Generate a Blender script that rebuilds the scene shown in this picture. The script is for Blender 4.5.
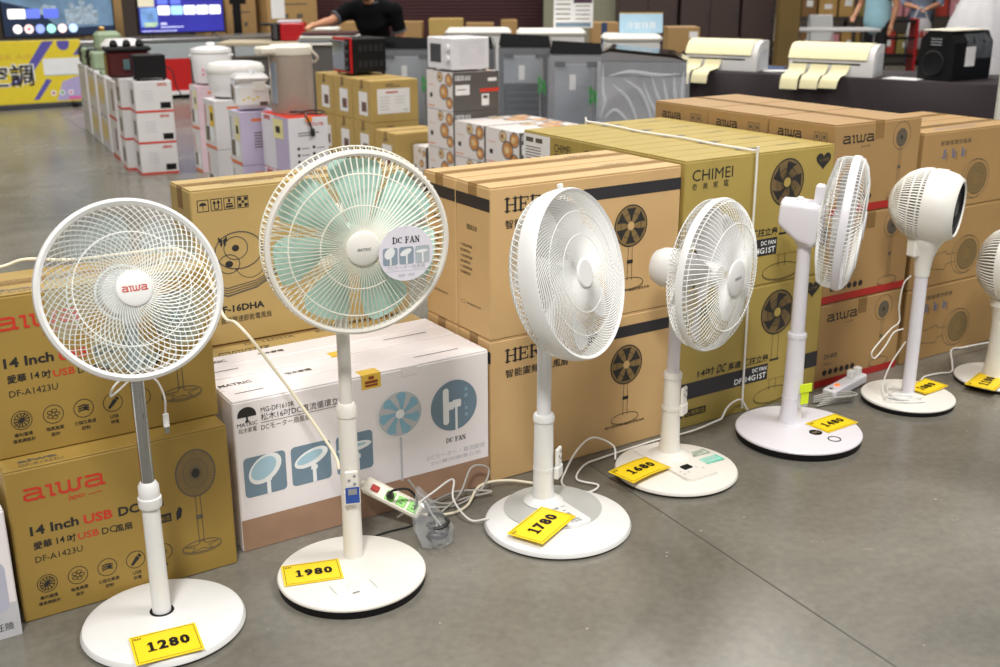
import bpy, math, random
from mathutils import Matrix, Vector
random.seed(7)
PI = math.pi
SC = bpy.context.scene
COL = SC.collection
for _o in list(bpy.data.objects):
    bpy.data.objects.remove(_o)

# ---------------------------------------------------------------- camera, world, lights
# world frame: X runs along the row of fans, Y goes back into the hall, Z up, camera at eye height
cam_d = bpy.data.cameras.new('camera')
cam_d.sensor_width = 36.0
cam_d.lens = 40.16
cam_d.clip_end = 200
cam_d.dof.use_dof = True
cam_d.dof.focus_distance = 3.0
cam_d.dof.aperture_fstop = 4.2
cam = bpy.data.objects.new('camera', cam_d)
COL.objects.link(cam)
_p, _y, _r = math.radians(17.854), math.radians(32.618), math.radians(-0.218)
_fw = Vector((math.sin(_y) * math.cos(_p), math.cos(_y) * math.cos(_p), -math.sin(_p)))
_rt = Vector((math.cos(_y), -math.sin(_y), 0))
_up = _rt.cross(_fw)
_rt2 = math.cos(_r) * _rt + math.sin(_r) * _up
_up2 = -math.sin(_r) * _rt + math.cos(_r) * _up
cam.matrix_world = Matrix(((_rt2.x, _up2.x, -_fw.x, 0), (_rt2.y, _up2.y, -_fw.y, 0), (_rt2.z, _up2.z, -_fw.z, 1.5), (0, 0, 0, 1)))
SC.camera = cam

w = bpy.data.worlds.new('hall_ambient')
SC.world = w
w.use_nodes = True
w.node_tree.nodes['Background'].inputs[0].default_value = (1.0, 0.97, 0.93, 1)
w.node_tree.nodes['Background'].inputs[1].default_value = 0.4


def area(name, loc, size, power, col=(1, 0.975, 0.93), sy=None):
    l = bpy.data.lights.new(name, 'AREA')
    l.energy = power
    l.color = col
    l.size = size
    if sy:
        l.shape = 'RECTANGLE'
        l.size_y = sy
    o = bpy.data.objects.new(name, l)
    o.location = loc
    COL.objects.link(o)
    return o


area('ceiling_lamp_bank', (-1.5, -1.5, 6.5), 1.1, 580, sy=1.1)
area('ceiling_lamp_bank', (4.6, 0.2, 6.5), 2.4, 330, sy=2.4)
area('ceiling_lamp_bank', (0.4, 7.5, 6.5), 3, 300, sy=3)
area('ceiling_lamp_bank', (7.0, 7.5, 6.5), 3, 260, sy=3)
area('ceiling_lamp_bank', (4.0, 14.0, 6.5), 4, 330, sy=3)
area('ceiling_lamp_bank', (12.5, 13.0, 6.5), 4, 300, sy=3)

vs = SC.view_settings
SC.display_settings.display_device = 'sRGB'
vs.view_transform = 'Standard'
vs.look = 'None'
vs.exposure = 0.0
vs.gamma = 1.0
vs.use_curve_mapping = False


# ---------------------------------------------------------------- materials
def lin(h):
    h = h.lstrip('#')
    o = []
    for i in (0, 2, 4):
        c = int(h[i:i + 2], 16) / 255
        o.append(c / 12.92 if c <= 0.04045 else ((c + 0.055) / 1.055) ** 2.4)
    return o


MATS = {}


def mat(name, hexc, rough=0.5, metal=0.0, var=0.05, scale=12.0, bump=0.0, alpha=1.0, emit=0.0, stretch=None, trans=0.0, spec=None, bscale=None):
    if name in MATS:
        return MATS[name]
    m = bpy.data.materials.new(name)
    m.use_nodes = True
    nt = m.node_tree
    b = nt.nodes['Principled BSDF']
    c = lin(hexc)
    tc = nt.nodes.new('ShaderNodeTexCoord')
    mp = nt.nodes.new('ShaderNodeMapping')
    nt.links.new(tc.outputs['Object'], mp.inputs['Vector'])
    if stretch:
        mp.inputs['Scale'].default_value = stretch
    nz = nt.nodes.new('ShaderNodeTexNoise')
    nz.inputs['Scale'].default_value = scale
    nz.inputs['Detail'].default_value = 3
    nt.links.new(mp.outputs[0], nz.inputs['Vector'])
    rp = nt.nodes.new('ShaderNodeValToRGB')
    rp.color_ramp.elements[0].position = 0.3
    rp.color_ramp.elements[1].position = 0.7
    rp.color_ramp.elements[0].color = [x * (1 - var) for x in c] + [1]
    rp.color_ramp.elements[1].color = [min(1, x * (1 + var)) for x in c] + [1]
    nt.links.new(nz.outputs['Fac'], rp.inputs[0])
    nt.links.new(rp.outputs[0], b.inputs['Base Color'])
    b.inputs['Roughness'].default_value = rough
    b.inputs['Metallic'].default_value = metal
    if spec is not None:
        b.inputs['Specular IOR Level'].default_value = spec
    if trans:
        b.inputs['Transmission Weight'].default_value = trans
        b.inputs['IOR'].default_value = 1.15
    if alpha < 1:
        b.inputs['Alpha'].default_value = alpha
    if emit:
        nt.links.new(rp.outputs[0], b.inputs['Emission Color'])
        b.inputs['Emission Strength'].default_value = emit
    if bump:
        bp = nt.nodes.new('ShaderNodeBump')
        bp.inputs['Strength'].default_value = bump
        bp.inputs['Distance'].default_value = 0.004
        if bscale:
            nz2 = nt.nodes.new('ShaderNodeTexNoise')
            nz2.inputs['Scale'].default_value = bscale
            nt.links.new(mp.outputs[0], nz2.inputs['Vector'])
            nt.links.new(nz2.outputs['Fac'], bp.inputs['Height'])
        else:
            nt.links.new(nz.outputs['Fac'], bp.inputs['Height'])
        nt.links.new(bp.outputs[0], b.inputs['Normal'])
    MATS[name] = m
    return m


def card(name, hexc):
    return mat(name, hexc, rough=0.62, var=0.045, scale=5, bump=0.12, bscale=7, spec=0.35)


WHITE = mat('white_plastic', '#e3e3e2', 0.34, var=0.012, scale=6, spec=0.4)
WARMW = mat('warm_white_plastic', '#e5e1d9', 0.36, var=0.012, scale=6, spec=0.4)
LILACW = mat('cool_white_plastic', '#e2dfe6', 0.34, var=0.012, scale=6, spec=0.4)
PEARL = mat('pearl_white_plastic', '#ebe9e2', 0.35, var=0.012, scale=6)
WIRE = mat('white_wire', '#ecedeb', 0.55, var=0.01, spec=0.25)
WIRE2 = mat('cream_wire', '#efece0', 0.5, var=0.01, spec=0.3)
BLACK = mat('black_plastic', '#111113', 0.5, var=0.05, spec=0.25)
INK = mat('black_ink', '#232120', 0.6, var=0.06, scale=60)
INKS = mat('grey_ink', '#5d5446', 0.65, var=0.06, scale=60)
INKM = mat('mid_brown_ink', '#80693f', 0.65, var=0.06, scale=60)
RED = mat('red_ink', '#c1321f', 0.55, var=0.05)
REDB = mat('red_band_ink', '#a8231f', 0.55, var=0.05)
YEL = mat('yellow_card', '#f7d31f', 0.5, var=0.03)
CHROME = mat('chrome_tube', '#b9bbbd', 0.16, 1.0, var=0.03)
CORD = mat('white_cord', '#e9e7e2', 0.45, var=0.02)
CORDC = mat('cream_cord', '#e6dcc3', 0.5, var=0.03)
CORDG = mat('grey_cord', '#a9a6a1', 0.5, var=0.03)
CORDB = mat('black_cord', '#1d1c1e', 0.45, var=0.03)
GREY = mat('grey_plastic', '#8d8f92', 0.4, var=0.03)
DGREY = mat('dark_grey_plastic', '#3b3c40', 0.45, var=0.04)
TAPE = mat('clear_brown_tape', '#b8925c', 0.2, var=0.05, alpha=0.4)
CLEAR = mat('clear_film', '#d9dee2', 0.12, var=0.02, alpha=0.16, spec=0.9)
PAPER = mat('white_paper', '#e9e7e6', 0.6, var=0.02)


# ---------------------------------------------------------------- mesh building
class MB:
    def __init__(self):
        self.v = []
        self.f = []

    def add(self, vs_, fs_, M=None):
        n = len(self.v)
        self.v += [tuple(M @ Vector(p)) for p in vs_] if M is not None else [tuple(p) for p in vs_]
        self.f += [tuple(i + n for i in q) for q in fs_]
        return self

    def box(self, x0, x1, y0, y1, z0, z1, b=0.0, M=None):
        if b <= 0:
            v = [(x, y, z) for z in (z0, z1) for y in (y0, y1) for x in (x0, x1)]
            return self.add(v, [(0, 2, 3, 1), (4, 5, 7, 6), (0, 1, 5, 4), (2, 6, 7, 3), (0, 4, 6, 2), (1, 3, 7, 5)], M)
        b = min(b, abs(x1 - x0) * .45, abs(y1 - y0) * .45, abs(z1 - z0) * .45)
        v = []
        idx = {}
        for ix, x in ((0, x0), (1, x1)):
            for iy, y in ((0, y0), (1, y1)):
                for iz, z in ((0, z0), (1, z1)):
                    sx, sy, sz = (b if ix == 0 else -b), (b if iy == 0 else -b), (b if iz == 0 else -b)
                    for a, p in (('x', (x, y + sy, z + sz)), ('y', (x + sx, y, z + sz)), ('z', (x + sx, y + sy, z))):
                        idx[(ix, iy, iz, a)] = len(v)
                        v.append(p)
        f = []
        for s in (0, 1):
            q = [idx[(s, 0, 0, 'x')], idx[(s, 1, 0, 'x')], idx[(s, 1, 1, 'x')], idx[(s, 0, 1, 'x')]]
            f.append(tuple(q if s else q[::-1]))
            q = [idx[(0, s, 0, 'y')], idx[(1, s, 0, 'y')], idx[(1, s, 1, 'y')], idx[(0, s, 1, 'y')]]
            f.append(tuple(q[::-1] if s else q))
            q = [idx[(0, 0, s, 'z')], idx[(1, 0, s, 'z')], idx[(1, 1, s, 'z')], idx[(0, 1, s, 'z')]]
            f.append(tuple(q if s else q[::-1]))
        for i in (0, 1):
            for j in (0, 1):
                for a1, a2, key in (('y', 'z', lambda k: (k, i, j)), ('x', 'z', lambda k: (i, k, j)), ('x', 'y', lambda k: (i, j, k))):
                    f.append((idx[key(0) + (a1,)], idx[key(1) + (a1,)], idx[key(1) + (a2,)], idx[key(0) + (a2,)]))
                for k in (0, 1):
                    pass
        for i in (0, 1):
            for j in (0, 1):
                for k in (0, 1):
                    f.append((idx[(i, j, k, 'x')], idx[(i, j, k, 'y')], idx[(i, j, k, 'z')]))
        return self.add(v, f, M)

    def lathe(self, prof, n=40, M=None, a0=0.0, a1=2 * PI):
        full = abs(a1 - a0 - 2 * PI) < 1e-6
        m = n if full else n + 1
        v = []
        for r, z in prof:
            for i in range(m):
                t = a0 + (a1 - a0) * i / n
                v.append((r * math.cos(t), r * math.sin(t), z))
        f = []
        for k in range(len(prof) - 1):
            for i in range(n):
                j = (i + 1) % m
                f.append((k * m + i, k * m + j, (k + 1) * m + j, (k + 1) * m + i))
        return self.add(v, f, M)

    def tube(self, pts, r, n=6, M=None, closed=False, cap=True):
        pts = [Vector(p) for p in pts]
        N = len(pts)
        rr = r if isinstance(r, (list, tuple)) else [r] * N
        v = []
        prev = None
        for i, p in enumerate(pts):
            if closed:
                t = pts[(i + 1) % N] - pts[i - 1]
            else:
                t = pts[min(i + 1, N - 1)] - pts[max(i - 1, 0)]
            if t.length < 1e-9:
                t = Vector((0, 0, 1))
            t.normalize()
            if prev is None:
                ref = Vector((0, 0, 1)) if abs(t.z) < 0.9 else Vector((1, 0, 0))
                a = t.cross(ref).normalized()
            else:
                a = (prev - t * prev.dot(t))
                a = a.normalized() if a.length > 1e-6 else t.orthogonal().normalized()
            prev = a
            b = t.cross(a)
            for k in range(n):
                th = 2 * PI * k / n
                v.append(p + (a * math.cos(th) + b * math.sin(th)) * rr[i])
        f = []
        for i in range(N if closed else N - 1):
            i2 = (i + 1) % N
            for k in range(n):
                k2 = (k + 1) % n
                f.append((i * n + k, i * n + k2, i2 * n + k2, i2 * n + k))
        if cap and not closed:
            f.append(tuple(range(n - 1, -1, -1)))
            f.append(tuple((N - 1) * n + k for k in range(n)))
        return self.add(v, f, M)

    def prism(self, poly, z0, z1, M=None):
        n = len(poly)
        v = [(x, y, z0) for x, y in poly] + [(x, y, z1) for x, y in poly]
        f = [tuple(range(n - 1, -1, -1)), tuple(range(n, 2 * n))]
        for i in range(n):
            j = (i + 1) % n
            f.append((i, j, n + j, n + i))
        return self.add(v, f, M)

    def flat(self, poly, z=0.0, M=None):
        return self.add([(x, y, z) for x, y in poly], [tuple(range(len(poly)))], M)

    def build(self, name, m, parent=None, M=None, smooth=True, angle=32):
        me = bpy.data.meshes.new(name)
        me.from_pydata(self.v, [], self.f)
        if smooth:
            me.polygons.foreach_set('use_smooth', [True] * len(me.polygons))
            me.set_sharp_from_angle(angle=math.radians(angle))
        me.materials.append(m)
        me.update()
        return link(name, me, parent, M)


def link(name, me, parent=None, M=None):
    o = bpy.data.objects.new(name, me)
    COL.objects.link(o)
    if parent is not None:
        o.parent = parent
    if M is not None:
        o.matrix_local = M
    return o


def tag(o, label=None, cat=None, group=None, kind=None):
    if label:
        o['label'] = label
    if cat:
        o['category'] = cat
    if group:
        o['group'] = group
    if kind:
        o['kind'] = kind
    return o


def thing(name, label, cat, loc=(0, 0, 0), rotz=0.0, group=None):
    o = bpy.data.objects.new(name, None)
    o.empty_display_size = 0.05
    COL.objects.link(o)
    o.location = loc
    o.rotation_euler = (0, 0, math.radians(rotz))
    return tag(o, label, cat, group)


def under(o, new_parent):
    """make a part a sub-part: both hang under the same thing"""
    b = o.matrix_basis.copy()
    o.parent = new_parent
    o.matrix_basis = new_parent.matrix_basis.inverted() @ b
    return o


def T(x, y, z):
    return Matrix.Translation((x, y, z))


def RX(a):
    return Matrix.Rotation(math.radians(a), 4, 'X')


def RY(a):
    return Matrix.Rotation(math.radians(a), 4, 'Y')


def RZ(a):
    return Matrix.Rotation(math.radians(a), 4, 'Z')


def frame(o, x, y, z):
    return Matrix(((x[0], y[0], z[0], o[0]), (x[1], y[1], z[1], o[1]), (x[2], y[2], z[2], o[2]), (0, 0, 0, 1)))


def spline(pts, per=6):
    P = [Vector(p) for p in pts]
    P = [P[0] * 2 - P[1]] + P + [P[-1] * 2 - P[-2]]
    out = []
    for i in range(1, len(P) - 2):
        for k in range(per):
            t = k / per
            a, b, c, d = P[i - 1], P[i], P[i + 1], P[i + 2]
            out.append(0.5 * ((2 * b) + (c - a) * t + (2 * a - 5 * b + 4 * c - d) * t * t + (3 * b - a - 3 * c + d) * t ** 3))
    out.append(P[-2])
    return out


def arc(cx, cy, rx, ry, a0=0, a1=360, n=28):
    return [(cx + rx * math.cos(math.radians(a0 + (a1 - a0) * i / n)), cy + ry * math.sin(math.radians(a0 + (a1 - a0) * i / n))) for i in range(n + (0 if a1 - a0 == 360 else 1))]


def rrect(x0, x1, y0, y1, r, n=5):
    p = []
    for cx, cy, a in ((x1 - r, y1 - r, 0), (x0 + r, y1 - r, 90), (x0 + r, y0 + r, 180), (x1 - r, y0 + r, 270)):
        p += arc(cx, cy, r, r, a, a + 90, n)
    return p


# ---- flat print on a face: face matrix maps (u, v, 0) to the parent's space with z = outward
LIFT = 0.0007


class Print:
    def __init__(self):
        self.mb = MB()
        self.k = 0

    def poly(self, p, z=0.0):
        self.k += 1
        self.mb.flat(p, z + 0.000012 * (self.k % 24))      # overlapping strokes never share a plane
        return self

    def ring(self, cx, cy, rx, ry=None, th=0.002, n=28, a0=0, a1=360, z=0.0):
        ry = rx if ry is None else ry
        A = arc(cx, cy, rx, ry, a0, a1, n)
        Bq = arc(cx, cy, rx - th, ry - th, a0, a1, n)
        m = len(A)
        v = [(x, y, z) for x, y in A] + [(x, y, z) for x, y in Bq]
        f = []
        for i in range(m if a1 - a0 == 360 else m - 1):
            j = (i + 1) % m
            f.append((i, j, m + j, m + i))
        self.mb.add(v, f)
        return self

    def disc(self, cx, cy, rx, ry=None, n=24, z=0.0):
        return self.poly(arc(cx, cy, rx, rx if ry is None else ry, 0, 360, n), z)

    def line(self, pts, th, z=0.0):
        for (x0, y0), (x1, y1) in zip(pts[:-1], pts[1:]):
            dx, dy = x1 - x0, y1 - y0
            L = math.hypot(dx, dy) or 1e-9
            nx, ny = -dy / L * th / 2, dx / L * th / 2
            ex, ey = dx / L * th * .45, dy / L * th * .45
            self.poly([(x0 + nx - ex, y0 + ny - ey), (x0 - nx - ex, y0 - ny - ey), (x1 - nx + ex, y1 - ny + ey), (x1 + nx + ex, y1 + ny + ey)], z)
        return self

    def rect(self, x0, x1, y0, y1, z=0.0):
        return self.poly([(x0, y0), (x1, y0), (x1, y1), (x0, y1)], z)

    def put(self, name, m, parent, face, lift=LIFT):
        return self.mb.build(name, m, parent, face @ T(0, 0, lift), smooth=False)


_fc = bpy.data.curves.new('type_setter', 'FONT')
_fc.resolution_u = 2
_fo = bpy.data.objects.new('type_setter', _fc)
TEXT_CACHE = {}


def text_mesh(body, bold):
    k = (body, bold)
    if k not in TEXT_CACHE:
        _fc.body = body
        _fc.offset = bold
        me = bpy.data.meshes.new_from_object(_fo)
        TEXT_CACHE[k] = [tuple(v.co) for v in me.vertices], [tuple(p.vertices) for p in me.polygons]
        bpy.data.meshes.remove(me)
    return TEXT_CACHE[k]


def txt(body, parent, face, u, v, m, h=None, wd=None, bold=0.0, name='printed_text', lift=LIFT, slant=0.0, align='L', rot=0.0):
    vs_, fs_ = text_mesh(body, bold)
    if not vs_:
        return None
    x0, x1 = min(p[0] for p in vs_), max(p[0] for p in vs_)
    y0, y1 = min(p[1] for p in vs_), max(p[1] for p in vs_)
    sy = h / (y1 - y0) if h else None
    sx = wd / (x1 - x0) if wd else sy
    sy = sy or sx
    ww = sx * (x1 - x0)
    off = {'L': 0, 'C': -ww / 2, 'R': -ww}[align]
    c, s = math.cos(math.radians(rot)), math.sin(math.radians(rot))
    vv = []
    for p in vs_:
        x, y = off + (p[0] - x0) * sx + slant * (p[1] - y0) * sy, (p[1] - y0) * sy
        vv.append((u + c * x - s * y, v + s * x + c * y, 0))
    mb = MB()
    mb.add(vv, fs_)
    return mb.build(name, m, parent, face @ T(0, 0, lift), smooth=False)


def strokes(paths, parent, face, u, v, w_, h_, th, m, name='printed_logo', lift=LIFT):
    """paths in a unit-height box; w_ is the scale in u, h_ in v"""
    p = Print()
    for path in paths:
        p.line([(u + x * w_, v + y * h_) for x, y in path], th)
    return p.put(name, m, parent, face, lift)


AIWA = []
_A = [[(.1, .93), (.72, .93), (.88, .82), (.88, .1)], [(.88, .07), (1.02, .07)], [(.88, .56), (.22, .53), (.06, .42), (.06, .2), (.2, .07), (.66, .07), (.88, .24)]]
_I = [[(0.0, .93), (.2, .93), (.2, .07), (.36, .07)]]
_W = [[(0, .93), (.13, .93), (.15, .22), (.28, .07), (.5, .07), (.66, .22), (.66, .93)], [(.66, .22), (.8, .07), (1.03, .07), (1.17, .22), (1.17, .93), (1.3, .93)]]
for _g, _dx in ((_A, 0), (_I, 1.22), (_W, 1.72), (_A, 3.2)):
    AIWA += [[(x + _dx, y) for x, y in q] for q in _g]


def aiwa(parent, face, u, v, wd, h, m):
    return strokes(AIWA, parent, face, u, v, wd / 4.25, h, h * .2, m)


def serif_word(word, parent, face, u, v, wd, h, m, name='printed_logo'):
    G = {'H': (.9, [((.16, 0), (.16, 1)), ((.74, 0), (.74, 1))], [((.16, .5), (.74, .5)), ((0, .04), (.34, .04)), ((0, .96), (.34, .96)), ((.56, .04), (.9, .04)), ((.56, .96), (.9, .96))]),
         'E': (.78, [((.16, 0), (.16, 1))], [((0, .04), (.72, .04)), ((0, .96), (.7, .96)), ((.16, .5), (.52, .5)), ((.7, .04), (.72, .28)), ((.68, .96), (.68, .74)), ((.52, .38), (.52, .62))]),
         'R': (.88, [((.16, 0), (.16, 1)), ((.68, .9), (.7, .6)), ((.44, .48), (.76, .02))], [((0, .04), (.34, .04)), ((0, .96), (.6, .96)), ((.16, .5), (.6, .5)), ((.7, .04), (.9, .04))]),
         'A': (.92, [((.46, .98), (.78, .02))], [((.46, .98), (.14, .02)), ((.26, .34), (.66, .34)), ((0, .04), (.3, .04)), ((.6, .04), (.94, .04))]),
         'N': (.9, [((.16, .96), (.74, .04))], [((.16, 0), (.16, 1)), ((.74, 0), (.74, 1)), ((0, .04), (.32, .04)), ((0, .96), (.24, .96)), ((.58, .96), (.9, .96))]),
         'D': (.9, [((.16, 0), (.16, 1)), ((.76, .75), (.76, .25))], [((0, .04), (.5, .04)), ((0, .96), (.5, .96)), ((.5, .96), (.74, .75)), ((.5, .04), (.74, .25))]),
         'C': (.85, [((.12, .75), (.12, .25))], [((.14, .75), (.36, .96)), ((.36, .96), (.68, .88)), ((.14, .25), (.36, .04)), ((.36, .04), (.72, .14)), ((.7, .96), (.7, .7))]),
         'F': (.74, [((.16, 0), (.16, 1))], [((0, .04), (.34, .04)), ((0, .96), (.7, .96)), ((.16, .5), (.5, .5)), ((.68, .96), (.68, .74)), ((.5, .38), (.5, .62))]),
         ' ': (.4, [], [])}
    tot = sum(G[c][0] + .08 for c in word)
    s = wd / tot
    p = Print()
    x = u
    for c in word:
        w_, thick, thin = G[c]
        for path in thick:
            p.line([(x + a * s, v + b * h) for a, b in path], h * .2)
        for path in thin:
            p.line([(x + a * s, v + b * h) for a, b in path], h * .09)
        x += (w_ + .08) * s
    return p.put(name, m, parent, face)


# ---------------------------------------------------------------- floor and walls
def floor_mat():
    m = bpy.data.materials.new('polished_concrete')
    m.use_nodes = True
    nt = m.node_tree
    b = nt.nodes['Principled BSDF']
    tc = nt.nodes.new('ShaderNodeTexCoord')
    n1 = nt.nodes.new('ShaderNodeTexNoise')
    n1.inputs['Scale'].default_value = 1.3
    n1.inputs['Detail'].default_value = 8
    n1.inputs['Roughness'].default_value = 0.62
    n1.inputs['Distortion'].default_value = 0.4
    nt.links.new(tc.outputs['Object'], n1.inputs['Vector'])
    r1 = nt.nodes.new('ShaderNodeValToRGB')
    e = r1.color_ramp.elements
    e[0].position, e[1].position = 0.28, 0.75
    e[0].color = lin('#5f5c54') + [1]
    e[1].color = lin('#88847a') + [1]
    nt.links.new(n1.outputs['Fac'], r1.inputs[0])
    n2 = nt.nodes.new('ShaderNodeTexNoise')
    n2.inputs['Scale'].default_value = 38
    n2.inputs['Detail'].default_value = 4
    nt.links.new(tc.outputs['Object'], n2.inputs['Vector'])
    r2 = nt.nodes.new('ShaderNodeValToRGB')
    r2.color_ramp.elements[0].position, r2.color_ramp.elements[1].position = 0.3, 0.72
    r2.color_ramp.elements[0].color = (0.88, 0.88, 0.88, 1)
    r2.color_ramp.elements[1].color = (1.06, 1.06, 1.06, 1)
    nt.links.new(n2.outputs['Fac'], r2.inputs[0])
    mx = nt.nodes.new('ShaderNodeMix')
    mx.data_type = 'RGBA'
    mx.blend_type = 'MULTIPLY'
    mx.inputs['Factor'].default_value = 1
    nt.links.new(r1.outputs[0], mx.inputs['A'])
    nt.links.new(r2.outputs[0], mx.inputs['B'])
    vo = nt.nodes.new('ShaderNodeTexVoronoi')
    vo.inputs['Scale'].default_value = 9
    nt.links.new(tc.outputs['Object'], vo.inputs['Vector'])
    r3 = nt.nodes.new('ShaderNodeValToRGB')
    r3.color_ramp.elements[0].position, r3.color_ramp.elements[1].position = 0.02, 0.045
    r3.color_ramp.elements[0].color = (1, 1, 1, 1)
    r3.color_ramp.elements[1].color = (0, 0, 0, 1)
    nt.links.new(vo.outputs['Distance'], r3.inputs[0])
    mx2 = nt.nodes.new('ShaderNodeMix')
    mx2.data_type = 'RGBA'
    nt.links.new(r3.outputs[0], mx2.inputs['Factor'])
    nt.links.new(mx.outputs['Result'], mx2.inputs['A'])
    mx2.inputs['B'].default_value = lin('#a5a29b') + [1]
    nt.links.new(mx2.outputs['Result'], b.inputs['Base Color'])
    r4 = nt.nodes.new('ShaderNodeMapRange')
    r4.inputs['To Min'].default_value = 0.16
    r4.inputs['To Max'].default_value = 0.34
    nt.links.new(n1.outputs['Fac'], r4.inputs['Value'])
    nt.links.new(r4.outputs[0], b.inputs['Roughness'])
    bp = nt.nodes.new('ShaderNodeBump')
    bp.inputs['Strength'].default_value = 0.05
    nt.links.new(n2.outputs['Fac'], bp.inputs['Height'])
    nt.links.new(bp.outputs[0], b.inputs['Normal'])
    return m


FLOOR = MB().box(-14, 34, -6, 34, -0.1, 0).build('floor', floor_mat(), smooth=False)
tag(FLOOR, kind='structure')
jm = mat('joint_filler', '#4f4c47', 0.6)
j = MB()
j.box(-.0022, .0022, -7, 14, 0, 0.0006)
j.build('floor_joint', jm, FLOOR, T(1.98, 2.15, 0) @ RZ(-3.7), smooth=False)
j = MB()
j.box(-13, 33, 4.4975, 4.5025, 0, 0.0006)
j.build('floor_joint', jm, FLOOR, smooth=False)


# ---------------------------------------------------------------- cartons
def carton(name, label, x0, x1, y0, y1, z0, h, m, tape=True, seam='x', group=None, cat='box', rot=0.0, flaps=True, sag=0.0):
    w_, d = x1 - x0, y1 - y0
    root = thing(name, label, cat, ((x0 + x1) / 2, (y0 + y1) / 2, z0), rot, group)
    ft = 0.004
    body = MB().box(-w_ / 2, w_ / 2, -d / 2, d / 2, 0, h - ft, 0.0035).build('body', m, root)
    if flaps:
        g = 0.0022
        for s in (-1, 1):
            mb = MB()
            if seam == 'x':
                a, b_ = (-d / 2 + .0015, -g) if s < 0 else (g, d / 2 - .0015)
                mb.box(-w_ / 2 + .002, w_ / 2 - .002, a, b_, h - ft, h, 0.0012)
            else:
                a, b_ = (-w_ / 2 + .0015, -g) if s < 0 else (g, w_ / 2 - .0015)
                mb.box(a, b_, -d / 2 + .002, d / 2 - .002, h - ft, h, 0.0012)
            mb.build('top_flap', m, root)
    if tape:
        t = MB()
        e = 0.0006
        if seam == 'x':
            t.box(-w_ / 2 - e, w_ / 2 + e, -.024, .024, h, h + e)
            for s in (-1, 1):
                a = s * (w_ / 2)
                t.box(min(a, a + s * e), max(a, a + s * e), -.024, .024, h - .065, h + e)
        else:
            t.box(-.024, .024, -d / 2 - e, d / 2 + e, h, h + e)
            for s in (-1, 1):
                a = s * (d / 2)
                t.box(-.024, .024, min(a, a + s * e), max(a, a + s * e), h - .065, h + e)
        t.build('packing_tape', TAPE, root, smooth=False)
    F = frame((-w_ / 2, -d / 2, 0), (1, 0, 0), (0, 0, 1), (0, -1, 0))
    L = frame((-w_ / 2, d / 2, 0), (0, -1, 0), (0, 0, 1), (-1, 0, 0))
    R = frame((w_ / 2, -d / 2, 0), (0, 1, 0), (0, 0, 1), (1, 0, 0))
    TP = frame((-w_ / 2, -d / 2, h), (1, 0, 0), (0, 1, 0), (0, 0, 1))
    return body, F, L, R, TP


def fan_print(root, F, u, v, R_, base_v, base_w, dark, mid, light, ex=1.0, blades=5, star=False, pole_w=0.012, wires=0, sweep=40):
    """printed picture of a pedestal fan: head at (u, v), foot ellipse at base_v"""
    p = Print()
    p.disc(u, v, R_ * ex, R_, 32)
    p.put('printed_fan_head', mid, root, F, LIFT * .8)
    q = Print()
    q.ring(u, v, R_ * ex, R_, R_ * .06, 36)
    q.ring(u, v, R_ * ex * .62, R_ * .62, R_ * .03, 28)
    for k in range(blades):
        a = 360 * k / blades + 20
        P_ = []
        for t in range(6):
            r = R_ * (.2 + .68 * t / 5)
            P_.append((u + ex * r * math.cos(math.radians(a - sweep * t / 5)), v + r * math.sin(math.radians(a - sweep * t / 5))))
        for t in range(5, -1, -1):
            r = R_ * (.2 + .68 * t / 5)
            b_ = a + 14 + 26 * t / 5 - sweep * t / 5
            P_.append((u + ex * r * math.cos(math.radians(b_)), v + r * math.sin(math.radians(b_))))
        q.poly(P_, 0.0001)
    for k in range(wires):
        a = 2 * PI * k / wires
        q.line([(u + ex * R_ * .2 * math.cos(a), v + R_ * .2 * math.sin(a)), (u + ex * R_ * .95 * math.cos(a + .5), v + R_ * .95 * math.sin(a + .5))], R_ * .018, 0.0001)
    vb = v - R_
    hw = pole_w / 2
    q.line([(u - hw, vb), (u - hw * 1.1, base_v + base_w * .1)], .0018)
    q.line([(u + hw, vb), (u + hw * 1.1, base_v + base_w * .1)], .0018)
    mz = base_v + (vb - base_v) * .55
    q.rect(u - hw * 1.5, u + hw * 1.5, mz, mz + .012)
    q.ring(u, base_v, base_w / 2, base_w * .17, .0022, 32)
    q.ring(u, base_v - .004, base_w / 2, base_w * .17, .0016, 32, 180, 359)
    if star:
        pts = []
        for k in range(11):
            r = (.45 if k % 2 == 0 else .18) * base_w
            a = math.radians(90 + 36 * k)
            pts.append((u + r * math.cos(a), base_v + .36 * r * math.sin(a)))
        q.line(pts, .0016)
    q.put('printed_fan_outline', dark, root, F)
    c = Print()
    c.disc(u, v, R_ * ex * .2, R_ * .2)
    c.put('printed_hub', light, root, F, LIFT * 1.6)


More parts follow.
